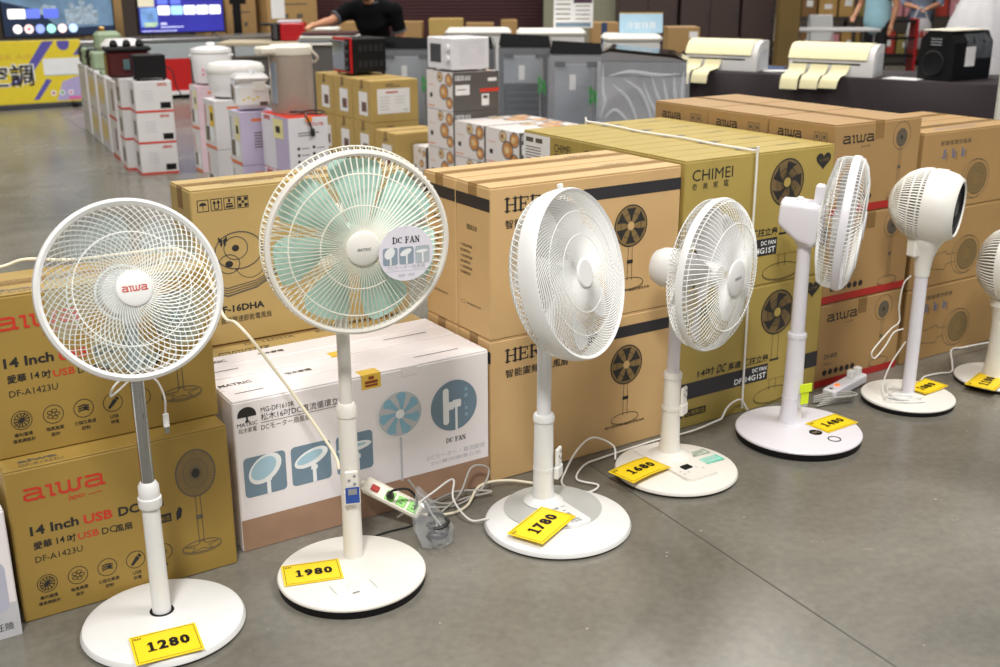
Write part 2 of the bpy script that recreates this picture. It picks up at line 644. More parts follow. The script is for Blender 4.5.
def icons(root, F, us, v, r, ink, labels=(), style=0, th=0.0016):
    p = Print()
    for k, u in enumerate(us):
        if style == 1:
            p.disc(u, v, r)
            continue
        p.ring(u, v, r, r, th)
        if k % 5 == 0:
            for a in range(12):
                t = 2 * PI * a / 12
                p.line([(u, v), (u + r * .72 * math.cos(t), v + r * .72 * math.sin(t + .2))], r * .1)
            p.ring(u, v, r * .75, r * .75, th)
        elif k % 5 == 1:
            for a in range(5):
                t = 2 * PI * a / 5
                p.ring(u + r * .38 * math.cos(t), v + r * .38 * math.sin(t), r * .3, r * .2, th, 12)
        elif k % 5 == 2:
            for dy in (-.25, 0, .25):
                p.line([(u - r * .5, v + dy * r), (u, v + dy * r + r * .12), (u + r * .5, v + dy * r)], r * .12)
            p.disc(u + r * .2, v, r * .22)
        elif k % 5 == 3:
            p.poly([(u - r * .55, v - r * .5), (u - r * .35, v - r * .65), (u + r * .45, v + r * .1), (u + r * .1, v + r * .4)])
            p.poly([(u + r * .2, v + r * .45), (u + r * .5, v + r * .15), (u + r * .65, v + r * .35), (u + r * .4, v + r * .62)])
        else:
            p.ring(u, v, r * .4, r * .4, th)
    p.put('printed_icons', ink, root, F)
    for (u, vv, s, h) in labels:
        txt(s, root, F, u, vv, ink, h=h, align='C', bold=.01)


K14 = card('golden_cardboard', '#9b7f3e')
K16 = card('ochre_cardboard', '#b19760')
KHE = card('tan_cardboard', '#c7a574')
KCH = card('olive_gold_cardboard', '#a8934e')
KAB = card('brown_cardboard', '#a58457')
KRT = card('light_brown_cardboard', '#a98757')
KWH = mat('white_printed_card', '#eee8ea', 0.4, var=0.02, scale=4)
BLUEG = mat('slate_blue_ink', '#72899b', 0.45, var=0.04)
PALEB = mat('pale_blue_ink', '#a7c9da', 0.45, var=0.04)
PGREY = mat('pale_grey_ink', '#c3c3c8', 0.45, var=0.04)
WOODP = mat('printed_wood_grain', '#a5836b', 0.45, var=0.16, scale=6, stretch=(1, 1, 14))
WHITEI = mat('white_ink', '#edeff1', 0.45, var=0.02)


def aiwa14(label, x0, y0, z0):
    root, F, L, R, TP = carton('fan_carton', label, x0, x0 + .538, y0, y0 + .222, z0, .4, K14, group='golden fan cartons')
    aiwa(root, F, .037, .316, .187, .031, RED)
    txt('Japan', root, F, .135, .291, RED, h=.017, bold=.006)
    txt('since1951', root, F, .183, .296, RED, h=.006)
    txt('14 Inch', root, F, .04, .224, INK, h=.025, wd=.112, bold=.03)
    txt('USB', root, F, .164, .221, RED, h=.025, wd=.069, bold=.03)
    txt('DC Fan', root, F, .247, .219, INK, h=.025, wd=.112, bold=.03)
    txt('愛華', root, F, .043, .186, INK, h=.021, bold=.02)
    txt('14', root, F, .096, .188, INK, h=.017, bold=.015)
    txt('吋', root, F, .121, .184, INK, h=.021, bold=.015)
    txt('USB', root, F, .146, .184, RED, h=.018, bold=.012, wd=.05)
    txt('DC', root, F, .203, .182, INK, h=.018, bold=.004)
    txt('風扇', root, F, .235, .178, INK, h=.021, bold=.012)
    txt('DF-A1423U', root, F, .043, .152, INK, h=.016, wd=.11)
    p = Print()
    p.rect(.316, .375, .172, .195)
    p.poly([(.388, .168), (.4, .176), (.404, .198), (.396, .206), (.388, .19)])
    p.put('printed_badge', INK, root, F)
    txt('台灣製造', root, F, .319, .176, K14, h=.014, wd=.053, lift=LIFT * 2)
    icons(root, F, (.062, .134, .205, .275, .345), .091, .024, INK, [(.062, .05, '專利循環', .01), (.062, .035, '導風網設計', .01), (.134, .05, '強風扇葉', .01), (.134, .035, '設計', .01), (.205, .05, '三檔位風速', .01), (.205, .035, '控制', .01), (.275, .05, 'USB', .009), (.275, .035, '供電', .01), (.345, .05, '安靜', .01)])
    fan_print(root, F, .447, .287, .066, .08, .105, INKS, INKM, INK, ex=.8, blades=0, star=True, wires=40)
    txt('aiwa', root, TP, .04, .035, INKS, h=.018, wd=.09, bold=.04)
    txt('DF-A1423U', root, TP, .04, .012, INKS, h=.014, wd=.1)
    return root


aiwa14('golden fan carton on the floor behind the chrome-poled fan, red logo low down', .302, 2.62, 0)
aiwa14('golden fan carton stacked on top of the same golden carton, leftmost upper box', .308, 2.695, .401)

# white carton at the very left edge
root, F, L, R, TP = carton('appliance_carton', 'white appliance carton cut off at the lower left edge of the photo', -.26, .288, 2.578, 2.80, 0, .33, KWH, tape=False)
p = Print()
p.rect(.30, .548, 0.0, .09)
p.put('printed_band', PGREY, root, F)
p = Print()
p.poly(rrect(.38, .53, .07, .2, .02))
p.put('printed_picture', mat('lavender_ink', '#b9bacb', .5), root, F, LIFT * 1.5)
txt('責任險', root, F, .47, .02, INK, h=.02, lift=LIFT * 2)

# ochre cartons behind the white ones
for k, (yy, zz, hh) in enumerate(((3.052, 0, .437), (3.136, .44, .474))):
    root, F, L, R, TP = carton('fan_carton', ['ochre carton under the one with the butterfly line drawing, behind white cartons', 'ochre upright carton with handling symbols and a butterfly line drawing'][k], .955, 1.655, yy, yy + .188, zz, hh, K16, group='ochre fan cartons')
    p = Print()
    for c_ in (.036, .076, .115, .156):
        p.line([(c_ - .016, .410), (c_ + .016, .410), (c_ + .016, .443), (c_ - .016, .443), (c_ - .016, .410)], .002)
    p.poly(arc(.036, .427, .011, .009, 0, 180, 10))
    p.rect(.035, .037, .415, .428)
    for dx in (-.006, .006):
        p.rect(.076 + dx - .0015, .076 + dx + .0015, .415, .432)
        p.poly([(.076 + dx - .006, .43), (.076 + dx + .006, .43), (.076 + dx, .44)])
    p.rect(.070, .082, .413, .415)
    p.rect(.104, .126, .414, .420)
    p.rect(.106, .124, .423, .427)
    p.rect(.112, .118, .43, .439)
    for dx in (-.009, .009):
        for dy in (-.009, .009):
            p.disc(.156 + dx, .4265 + dy, .0055, n=8)
    p.rect(.152, .16, .4225, .4305)
    p.put('printed_handling_symbols', INK, root, F)
    p = Print()
    p.ring(.133, .283, .075, .058, .004, 36)
    p.ring(.124, .291, .038, .036, .003, 28)
    p.ring(.1, .245, .034, .03, .003, 28)
    p.ring(.165, .25, .05, .055, .0022, 28, 200, 320)
    for q_ in range(4):
        p.line([(.03, .19 - .007 * q_), (.09, .172 - .008 * q_), (.18, .185 - .007 * q_), (.26, .22 - .005 * q_)], .003 + .002 * (q_ == 3))
    p.line([(.04, .2), (.035, .23), (.06, .28)], .0025)
    p.put('printed_line_drawing', INKS, root, F)
    p = Print()
    p.disc(.123, .291, .011, .01)
    p.disc(.1, .245, .012, .01)
    for s in (-1, 1):
        p.poly([(.086, .318), (.086 + s * .013, .33), (.086 + s * .014, .317), (.086 + s * .004, .308)])
        p.poly([(.086, .312), (.086 + s * .010, .308), (.086 + s * .005, .298)])
    p.put('printed_butterfly', INK, root, F)
    txt('DF-16DHA', root, F, .045, .097, INK, h=.022, wd=.155, bold=.035)
    txt('DC 直流變速節能電風扇', root, F, .03, .064, INK, h=.02, wd=.19)
    txt('DF-16DHA', root, TP, .12, .05, INKS, h=.02, wd=.16)
    txt('節能電風扇', root, TP, .35, .05, INKS, h=.02)

# white long cartons with the blue fan pictures, two deep
for k, yy in enumerate((2.665, 2.858)):
    root, F, L, R, TP = carton('fan_carton', ['white long fan carton with blue fan pictures, front one of two', 'white long fan carton hidden behind its twin, only its top showing'][k], .873, 1.664, yy, yy + .189, 0, .438, KWH, tape=False, group='white fan cartons')
    p = Print()
    p.poly(arc(.038, .395, .026, .023, 0, 180, 12) + [(.012, .39), (.064, .39)][::1])
    p.rect(.0355, .0405, .376, .395)
    p.poly([(.03, .376), (.046, .376), (.0405, .381), (.0355, .381)])
    p.put('printed_tree_logo', INK, root, F)
    txt('MATRIC', root, F, .01, .364, INK, wd=.056, h=.011)
    txt('松木家電', root, F, .013, .346, INKS, h=.014, wd=.05)
    txt('MG-DF1610R', root, F, .077, .394, INK, h=.014, wd=.095)
    txt('松木16吋DC直流循環立扇', root, F, .076, .37, INK, h=.021, wd=.245)
    p = Print()
    p.rect(.075, .33, .3645, .366)
    p.put('printed_rule', INKS, root, F)
    txt('DCモーター扇風機', root, F, .075, .343, INKS, h=.018, wd=.142)
    for q_, (a, b_, rot) in enumerate(((.018, .137, 35), (.153, .27, 18), (.287, .4, 4))):
        p = Print()
        p.poly(rrect(a, b_, .157, .273, .012))
        p.put('printed_square', BLUEG, root, F)
        c_, s_ = math.cos(math.radians(rot)), math.sin(math.radians(rot))
        ell = lambda rx, ry, ox=0, oy=0: [((a + b_) / 2 + ox + c_ * x - s_ * y, .232 + oy + s_ * x + c_ * y) for x, y in arc(0, 0, rx, ry, 0, 360, 28)]
        p = Print()
        p.poly(ell(.052, (.036, .024, .014)[q_]))
        p.rect((a + b_) / 2 + .002, (a + b_) / 2 + .013, .157, .215)
        p.rect((a + b_) / 2 - .002, (a + b_) / 2 + .017, .195, .207)
        p.put('printed_fan_picture', WHITEI, root, F, LIFT * 1.6)
        p = Print()
        p.poly(ell(.04, (.027, .014, .005)[q_], -.004, .002))
        p.put('printed_fan_blades', PALEB, root, F, LIFT * 2.2)
    p = Print()
    p.disc(.49, .299, .073, .071, 40)
    p.rect(.487, .494, .088, .235)
    p.put('printed_fan_picture', PGREY, root, F)
    p = Print()
    for q_ in range(7):
        a = 360 * q_ / 7
        P_ = [(.49 + r * math.cos(math.radians(a + t)), .299 + r * math.sin(math.radians(a + t))) for r, t in ((.014, 0), (.035, 14), (.062, 18), (.067, 34), (.06, 50), (.036, 42), (.016, 36))]
        p.poly(P_)
    p.put('printed_fan_blades', mat('sky_blue_ink', '#86b5cc', .45, var=.03), root, F, LIFT * 1.6)
    p = Print()
    p.disc(.49, .299, .014)
    p.ring(.49, .299, .074, .072, .004, 40)
    p.put('printed_fan_rim', WHITEI, root, F, LIFT * 2)
    p = Print()
    p.disc(.67, .287, .079, .079, 40)
    p.put('printed_round_picture', BLUEG, root, F)
    p = Print()
    p.poly(rrect(.632, .652, .23, .345, .01))
    p.rect(.65, .668, .275, .3)
    p.poly(rrect(.664, .694, .28, .304, .006))
    p.rect(.673, .681, .208, .284)
    p.put('printed_fan_picture', WHITEI, root, F, LIFT * 1.6)
    for q_, ch in enumerate('極靜・典雅'):
        txt(ch, root, F, .705, .325 - .02 * q_, PALEB, h=.012 if ch != '・' else .003, lift=LIFT * 2)
    serif_word('DC FAN', root, F, .641, .172, .068, .014, INK)
    txt('DCモーター・直流變頻', root, F, .575, .13, PGREY, h=.016, wd=.2)
    txt('DC直流循環立扇', root, F, .59, .112, PGREY, h=.012, wd=.17)
    p = Print()
    p.rect(.001, .79, .002, .094)
    p.put('printed_wood_strip', WOODP, root, F, LIFT)
    for t_, u_ in (('MATRIC', .01), ('松木家電', .2)):
        txt(t_, root, TP, u_, .13 if k else .12, INKS, h=.02, bold=.03)
    for a, b_ in ((.03, .11), (.57, .72)):
        p = Print()
        p.rect(a, b_, .055, .059)
        p.put('handle_slot', INK, root, TP)
    t = MB()
    t.box(.0, .06, -.0006, .0, .395, .438)
    t.box(.0, .06, -.0006, .04, .438, .4386)
    t.build('yellow_seal', mat('yellow_seal', '#e6bf4a', .5), root, T(-.022, -.0945, 0), smooth=False)
    p = Print()
    p.poly(rrect(.383, .424, .402, .408, .003))
    p.poly(rrect(.383, .424, .411, .419, .003))
    p.rect(.395, .412, .423, .432)
    p.put('seal_print', mat('seal_brown_ink', '#8d3d1d', .5), root, F, LIFT * 2)
    MB().box(-.025, .025, -.0012, 0, .41, .438, .0005).build('closing_tab', KWH, root, T(.13, -.0945, 0))


def heran(label, x0, y0, z0, front):
    root, F, L, R, TP = carton('fan_carton', label, x0, x0 + .722, y0, y0 + .19, z0, .46, KHE, group='tan fan cartons with a black band')
    band = mat('black_band_ink', '#26252a', .55)
    p = Print()
    p.rect(0, .19, .388, .425)
    p.put('printed_band', band, root, L)
    serif_word('HERAN', root, L, .061, .32, .06, .013, INK)
    for q_ in range(6):
        txt('•直流變頻馬達' if q_ % 2 else '•十段風速微電腦', root, L, .02, .262 - .017 * q_, INK, h=.009)
    txt('◯ 禾聯股份', root, L, .02, .082, INKS, h=.012, wd=.12)
    if front:
        p = Print()
        p.rect(.335, .722, .383, .421)
        p.put('printed_band', band, root, F)
        serif_word('HERAN', root, F, .052, .384, .23, .039, INK)
        txt('智能變頻', root, F, .052, .333, INK, h=.027, bold=.01, wd=.125)
        txt('DC風扇', root, F, .185, .333, INK, h=.027, bold=.01, wd=.1)
        fan_print(root, F, .522, .287, .068, .1, .115, INK, INKM, KHE, ex=.97, blades=6, pole_w=.016, sweep=10)
        txt('圖片僅供參考 · 產品以實物為準', root, F, .44, .074, INK, h=.0095, wd=.165)
    txt('HERAN', root, TP, .5, .12, INKS, h=.02, wd=.1)
    return root


for k, yy in enumerate((2.668, 2.864)):
    heran(['tan fan carton with black band on the floor, middle of the front row', 'tan fan carton on the floor behind the front tan carton'][k], 1.674, yy, 0, k == 0)
    heran(['tan fan carton with black band, upper front box of its pile', 'tan fan carton, upper box behind the front tan one, white cartons to its left'][k], 1.674, yy, .461, k == 0)


def chimei(label, x0, y0, z0, h, front, top):
    root, F, L, R, TP = carton('fan_carton', label, x0, x0 + .694, y0, y0 + .184, z0, h, KCH, tape=False, group='olive gold fan cartons')
    band = mat('black_band_ink', '#26252a', .55)
    txt('CHIMEI', root, L, .02, h - .06, INK, wd=.1, h=.03)
    txt('奇美家電', root, L, .022, h - .085, INK, wd=.09)
    if front:
        txt('CHIMEI', root, F, .03, .396, INK, wd=.178, h=.037)
        for q_, ch in enumerate('奇美家電'):
            txt(ch, root, F, .031 + .046 * q_, .367, INK, h=.022)
        p = Print()
        p.rect(.02, .694, .105, .165)
        p.put('printed_band', band, root, F)
        txt('14吋', root, F, .098, .176, INK, h=.028, wd=.078, bold=.02)
        txt('DC', root, F, .185, .174, INK, h=.032, wd=.04, bold=.03, slant=.3)
        txt('馬達 遙控立扇', root, F, .24, .174, INK, h=.028, wd=.195, bold=.02)
        txt('DF-14G1ST', root, F, .275, .113, WHITEI, h=.021, wd=.155, bold=.015, lift=LIFT * 2)
        txt('DC FAN', root, F, .36, .142, WHITEI, h=.015, wd=.07, bold=.015, lift=LIFT * 2)
        p = Print()
        p.rect(.436, .56, .1, .17)
        p.put('printed_picture_gap', KCH, root, F, LIFT * 2.2)
        fan_print(root, F, .466, .352, .083, .04, .18, INK, INKM, KCH, ex=.98, blades=5, pole_w=.03, wires=56)
        p = Print()
        hp = []
        for t in range(0, 360, 12):
            a = math.radians(t)
            hp.append((.639 + .0023 * 16 * math.sin(a) ** 3, .413 + .0021 * (13 * math.cos(a) - 5 * math.cos(2 * a) - 2 * math.cos(3 * a) - math.cos(4 * a))))
        p.poly(hp)
        p.put('printed_heart', INK, root, F)
        txt('心·好感', root, F, .639, .408, INKM, wd=.045, align='C', lift=LIFT * 2, slant=.2)
        p = Print()
        p.poly([(.027, .035), (.038, .042), (.043, .068), (.034, .08), (.026, .06)])
        p.rect(.048, .145, .04, .066)
        p.put('printed_badge', INK, root, F)
        txt('台灣製造', root, F, .052, .044, KCH, h=.018, wd=.088, lift=LIFT * 2)
    if top:
        p = Print()
        p.disc(.35, .085, .055, .018)
        p.put('printed_fan_mark', INKS, root, TP)
        txt('CHIMEI', root, TP, .5, .08, INKS, h=.02, wd=.1)
    return root


for k in range(5):
    yy = 2.67 + .1865 * k
    if k < 2:
        chimei(['olive gold fan carton on the floor beside the brown carton pile', 'olive gold fan carton on the floor behind the front olive one'][k], 2.415, yy, 0, .463, k == 0, False)
    lab = ['olive gold fan carton with a black heart, upper front box under the strap', 'olive gold carton second from the front in the strapped upper row', 'olive gold carton in the middle of the strapped upper row', 'olive gold carton second from the back, logo on its left end', 'rearmost olive gold carton, white shipping label on its end'][k]
    r_ = chimei(lab, 2.415, yy, .465, .465, k == 0, True)
    if k == 4:
        L = frame((-.347, .092, 0), (0, -1, 0), (0, 0, 1), (-1, 0, 0))
        p = Print()
        p.rect(.004, .18, .33, .455)
        p.put('shipping_label', PAPER, r_, L, LIFT * 2)
        p = Print()
        for a, b_, c_, d_ in ((.02, .07, .425, .442), (.085, .13, .425, .442), (.14, .165, .345, .365)):
            p.rect(a, b_, c_, d_)
        for q_ in range(6):
            p.rect(.02, .12, .405 - q_ * .011, .408 - q_ * .011)
        p.put('label_print', INKS, r_, L, LIFT * 3)

for k in range(3):      # rear lower cartons carry the upper row
    chimei('olive gold carton at floor level, ' + ['third', 'fourth', 'fifth'][k] + ' from the front under the strapped row', 2.415, 2.67 + .1865 * (k + 2), 0, .463, False, False)

s = MB()
s.tube(spline([(2.73, 2.663, .02), (2.726, 2.663, .3), (2.724, 2.663, .6), (2.722, 2.663, .928), (2.722, 2.675, .9375), (2.722, 2.86, .9365), (2.73, 3.05, .9375), (2.715, 3.24, .9365), (2.73, 3.43, .9375), (2.722, 3.595, .9375), (2.722, 3.609, .92), (2.722, 3.609, .5)], 4), .0042, 6)
tag(s.build('packing_strap', CORD), 'white packing strap tied over the row of olive gold cartons', 'strap')


def aiwa_brown(label, x0, y0, z0, h, front):
    root, F, L, R, TP = carton('fan_carton', label, x0, x0 + .468, y0, y0 + .322, z0, h, KAB, seam='y', group='brown fan cartons with a red band')
    p = Print()
    p.rect(0, .468, .002, .03)
    p.put('printed_band', REDB, root, F)
    aiwa(root, L, .05, h - .062, .115, .024, INK)
    p = Print()
    for a in (.225, .26):
        p.line([(a, h - .066), (a + .025, h - .066), (a + .025, h - .033), (a, h - .033), (a, h - .066)], .0025)
        p.disc(a + .0125, h - .048, .007, n=8)
    p.put('printed_handling_symbols', INKS, root, L)
    aiwa(root, F, .042, h - .07, .165, .027, INK)
    txt('since1951', root, F, .14, h - .09, INKS, h=.009)
    txt('DF-80R', root, F, .043, .11, INKS, h=.02, wd=.075, bold=.02)
    txt('循環立扇', root, F, .043, .085, INKS, h=.01)
    icons(root, F, [.053 + .031 * q_ for q_ in range(6)], .056, .0115, INK, style=1)
    fan_print(root, F, .36, h - .07, .034, .045, .11, INKS, INKS, INK, ex=.9, blades=3, pole_w=.012)
    p = Print()
    p.ring(.36, h - .063, .05, .052, .002)
    p.put('printed_fan_rim', INKS, root, F)
    return root


for k in range(3):
    aiwa_brown(['brown fan carton with red band resting on the floor, bottom of three', 'brown fan carton with red band, middle of the pile of three', 'brown fan carton with large black logo, top of the front pile of three'][k], 3.128, 2.69, .331 * k, .329, True)
for k in range(2):
    for q_ in range(3):
        aiwa_brown(['brown fan carton in the second pile back, ', 'brown fan carton in the rearmost pile, '][k] + ['on the floor', 'in the middle'][q_] + ' under the top box' if q_ < 2 else ['brown fan carton on top of the second pile back, logo on its end', 'brown fan carton on top of the rearmost pile, logo on its end'][k], 3.128 + .004 * k, 3.02 + .33 * k, .331 * q_, .329, False)

for k in range(3):
    for q_ in range(2):
        lab = [['light brown circulator-fan carton on the floor at the right edge, bottom of its pile', 'light brown carton at the right edge, middle of its pile', 'light brown carton at the right edge with blue figures, top of its pile'], ['light brown carton on the floor behind the right-hand pile', 'light brown carton in the middle of the pile behind the right-hand one', 'light brown carton on top of the pile behind the right-hand one']][q_][k]
        root, F, L, R, TP = carton('fan_carton', lab, 3.622, 4.215, 2.69 + .235 * q_, 2.92 + .235 * q_, .3085 * k, .307, KRT, group='light brown circulator cartons')
        BL = mat('blue_ink', '#4a6a9c', .6)
        txt('智慧循環涼風扇', root, F, .1, .252, INKS, h=.018, wd=.185)
        for a, t_ in ((.12, '3m'), (.178, '60°'), (.236, '90°')):
            txt(t_, root, F, a + .018, .2, BL, h=.022, bold=.02, rot=90)
            txt('左右擺頭', root, F, a + .03, .19, INKS, h=.008, rot=90)
        p = Print()
        p.ring(.35, .105, .078, .078, .002, 36)
        p.ring(.335, .105, .085, .08, .002, 36, 60, 300)
        for rr_ in (.06, .045, .03):
            p.ring(.35, .105, rr_, rr_, .0022, 30)
        p.line([(.27, .12), (.22, .12), (.21, .135), (.1, .12), (.1, .075), (.21, .06), (.22, .08), (.27, .085)], .002)
        p.put('printed_fan_outline', INKS, root, F)
        p = Print()
        p.disc(.35, .105, .066, .066, 30)
        p.put('printed_fan_head', INKM, root, F, LIFT * .6)
        txt('AIR CIRCULATION', root, TP, .12, .04, BL, h=.02, wd=.25)
        p = Print()
        p.rect(.2, .28, .12, .13)
        p.put('handle_slot', INK, root, TP)


# ---------------------------------------------------------------- fans
BF = frame((0, 0, 0), (1, 0, 0), (0, 0, 1), (0, -1, 0))     # head space: x right, y up, z forward


def head_m(dx, dy, h, yaw, tilt):
    return T(dx, dy, h) @ RZ(yaw) @ RX(-tilt) @ BF


def wires(mb, prof, n, twist, r, phase=0.0, sides=3):
    """n wires following a (radius, depth) profile, twisted evenly along it"""
    L = [0]
    for a, b_ in zip(prof[:-1], prof[1:]):
        L.append(L[-1] + math.hypot(b_[0] - a[0], b_[1] - a[1]))
    for i in range(n):
        t0 = 2 * PI * i / n + phase
        mb.tube([(p[0] * math.cos(t0 + twist * l / L[-1]), p[0] * math.sin(t0 + twist * l / L[-1]), p[1]) for p, l in zip(prof, L)], r, sides, cap=False)


def circle(mb, R_, a, r, n=56, sides=5):
    mb.tube([(R_ * math.cos(2 * PI * i / n), R_ * math.sin(2 * PI * i / n), a) for i in range(n)], r, sides, closed=True)


def dome(R_, r0, aE, aC, seg=9, pw=2.2):
    o = []
    for s in range(seg + 1):
        rad = R_ + (r0 - R_) * s / seg
        o.append((rad, aE + (aC - aE) * (1 - ((rad - r0) / (R_ - r0)) ** pw)))
    return o


def blade_mesh(r0, r1, w0, w1, sweep, pitch, a, th=0.002, k=0.0):
    mb = MB()
    nr, nc = 9, 6
    for side in (0, 1):
        v = []
        for i in range(nr + 1):
            t = i / nr
            r = r0 + (r1 - r0) * t
            wd = w0 + (w1 - w0) * math.sin(min(1, t * 1.25) * PI / 2)
            wd *= 1 - .28 * max(0, (t - .8) / .2) ** 2
            for j in range(nc + 1):
                c = j / nc - .5
                ang = k + sweep * t + wd * c
                v.append((r * math.cos(ang), r * math.sin(ang), a - pitch * c * (1 - .35 * t) + .006 * math.cos(c * PI) - side * th))
        f = []
        for i in range(nr):
            for j in range(nc):
                q = (i * (nc + 1) + j, i * (nc + 1) + j + 1, (i + 1) * (nc + 1) + j + 1, (i + 1) * (nc + 1) + j)
                f.append(q if side == 0 else q[::-1])
        mb.add(v, f)
    return mb


def blades(root, H, n, m, r0, r1, w0, w1, sweep, pitch, a, ph=0.0):
    for i in range(n):
        blade_mesh(r0, r1, w0, w1, sweep, pitch, a, k=ph + 2 * PI * i / n).build('blade', m, root, H, angle=60)


def disc_base(root, R_, m, zt=.026, rim=None, edge=.012, n=72, z0=.004):
    if rim:
        MB().lathe([(0, 0), (R_ * .985, 0), (R_ * .99, .012), (R_ * .985, zt - .008), (0, zt - .008)], n).build('base_rim', rim, root)
        MB().lathe([(0, zt - .009), (R_, zt - .009), (R_ * 1.004, zt - .005), (R_ - .002, zt - .001), (R_ - .006, zt), (0, zt + .001)], n).build('base', m, root)
    else:
        MB().lathe([(0, z0), (R_ - .006, z0), (R_, z0 + .004), (R_, zt - edge), (R_ - edge * .35, zt - edge * .35), (R_ - edge * 1.2, zt), (R_ * .5, zt + .004), (0, zt + .006)], n).build('base', m, root)


def remote(root, M, sticker=None, m=WHITE):
    rc_ = MB().box(-.017, .017, -.006, .004, 0, .085, .003).build('remote_control', m, root, M)
    MB().box(-.021, .021, -.0085, .006, -.008, .03, .003).build('remote_holder', m, root, M)
    mb = MB()
    for k in range(3):
        mb.lathe([(0, 0), (.004, 0), (.004, .0012), (0, .0012)], 10, T(-.007 if k % 2 else .007, -.006, .05 + .011 * k) @ RX(90))
    under(mb.build('remote_button', GREY, root, M), rc_)
    if sticker:
        MB().box(-.018, .018, -.0095, -.0085, -.002, .042, 0).build('sticker', sticker, rc_)
        MB().box(-.011, .012, -.0105, -.0095, .022, .038, 0).build('sticker_print', GREY, rc_)


# --- fan one: golden-box fan with spiral guard, chrome pole
f = thing('pedestal_fan', 'white pedestal fan with spiral guard, red logo badge and chrome pole, leftmost', 'fan', (.584, 2.424, 0))
disc_base(f, .193, WHITE, .026, edge=.016)
PX, PY = .002, .020
MB().lathe([(.0215, .028), (.029, .0325), (.0215, .033)], 28, T(PX, PY, 0)).build('pole_socket', BLACK, f)
MB().lathe([(.0, .02), (.0222, .02), (.021, .2), (.0205, .33), (0, .33)], 28, T(PX, PY, 0)).build('lower_pole', WHITE, f)
MB().lathe([(.0, .312), (.0262, .312), (.0275, .318), (.0275, .336), (.024, .338), (.0245, .345), (.024, .366), (.018, .376), (.0, .376)], 20, T(PX, PY, 0)).build('height_collar', WHITE, f)
MB().tube([(PX, PY, .37), (PX, PY, .80)], .0155, 20).build('chrome_pole', CHROME, f)
H = head_m(-.006, .016, .835, -2.9, 17.9)
MB().lathe([(0, -.085), (.035, -.083), (.052, -.06), (.056, -.02), (.05, .02), (.02, .03), (0, .03)], 32, H @ T(0, 0, 0)).build('motor_housing', WHITE, f)
MB().box(-.02, .02, -.05, .01, -.03, .03, .008).build('neck_joint', WHITE, f, T(PX, PY, .8) @ RZ(-8.8))
RB = .196
d0 = .098
mb = MB()
mb.lathe([(RB - .015, d0 + .004), (RB - .008, d0 + .010), (RB - .001, d0 + .004), (RB, d0 - .012), (RB - .002, d0 - .024), (RB - .012, d0 - .026), (RB - .016, d0 - .012), (RB - .015, d0 + .004)], 90)
mb.build('guard_ring', WHITE, f, H)
g = MB()
wires(g, dome(RB - .013, .036, d0, d0 + .028, 10), 66, -.95, .00135)
for q in (.62,):
    circle(g, RB * q, d0 + .0185, .0014)
fg = g.build('front_guard', WIRE, f, H)
_bd = MB().lathe([(0, d0 + .036), (.03, d0 + .036), (.037, d0 + .033), (.0395, d0 + .026), (.036, d0 + .02), (0, d0 + .02)], 40).build('badge', WHITE, f, H)
_l = aiwa(f, H @ T(0, 0, d0 + .036), -.026, -.0055, .052, .0115, RED)
_l.name = 'badge_logo'
under(_l, _bd)
g = MB()
wires(g, [(RB - .01, d0 - .02), (RB - .02, d0 - .045), (RB - .05, d0 - .07), (.12, d0 - .085), (.06, d0 - .095)], 60, .8, .00135)
circle(g, .06, d0 - .095, .003)
circle(g, .12, d0 - .085, .0014)
g.build('rear_guard', WIRE, f, H)
AQ = mat('clear_aqua_plastic', '#bfe2e6', 0.15, var=0.02, alpha=0.1, spec=0.3)
blades(f, H, 5, AQ, .03, .172, .75, 1.0, .25, .045, d0 - .035, .5)
MB().lathe([(0, d0 - .012), (.028, d0 - .014), (.033, d0 - .022), (.033, d0 - .05), (0, d0 - .05)], 24).build('blade_hub', AQ, f, H)
c = MB()
c.tube(spline([(.01, -.035, .70), (-.02, -.05, .665), (-.075, -.06, .63), (-.06, -.065, .66), (.0, -.05, .675), (.035, -.05, .67), (.075, -.05, .695), (.07, -.05, .715), (.03, -.04, .685), (.012, -.045, .66), (.03, -.05, .64), (.042, -.05, .60), (.04, -.05, .56)], 5), .0023, 6)
c.build('usb_cord', CORD, f, T(0, 0, 0))
c = MB()
c.box(.0335, .0465, -.0535, -.0465, .528, .562, .002)
c.build('usb_plug', CORD, f, T(0, 0, 0))
MB().box(.035, .045, -.0525, -.0475, .514, .529, 0).build('plug_contact', CHROME, f)

# --- fan two: radial guard, mint blades, white disc with black rim
f = thing('pedestal_fan', 'white pedestal fan with mint green blades and straight radial guard wires', 'fan', (1.059, 2.372, 0))
disc_base(f, .191, WARMW, .03, rim=BLACK)
PX, PY = .037, .067
MB().lathe([(0, .03), (.026, .03), (.0255, .1), (.024, .3), (.0235, .44), (.0225, .452), (.0, .452)], 28, T(PX, PY, 0)).build('lower_pole', WARMW, f)
MB().lathe([(0, .43), (.026, .43), (.026, .455), (.02, .465), (0, .465)], 24, T(PX, PY, 0)).build('height_collar', WARMW, f)
MB().tube([(PX, PY, .45), (PX, PY, .9)], .0168, 20).build('upper_pole', mat('off_white_tube', '#e2dfd8', .35, var=.012), f)  # upper pole in a slightly greyer off-white
BLUST = mat('blue_sticker', '#2d4f9e', .4)
remote(f, T(PX - .010, PY - .031, .205) @ RZ(-18), BLUST, WARMW)
DD, RB = .132, .219
H = head_m(.053, .0633, .909, -10.5, -2)
MB().lathe([(0, -.07), (.04, -.068), (.06, -.045), (.066, 0), (.06, .04), (.03, .05), (0, .05)], 32).build('motor_housing', WARMW, f, H)
MB().box(-.022, .022, -.035, .03, -.06, .01, .01).build('neck_joint', WARMW, f, T(PX, PY, .9))
d0 = DD
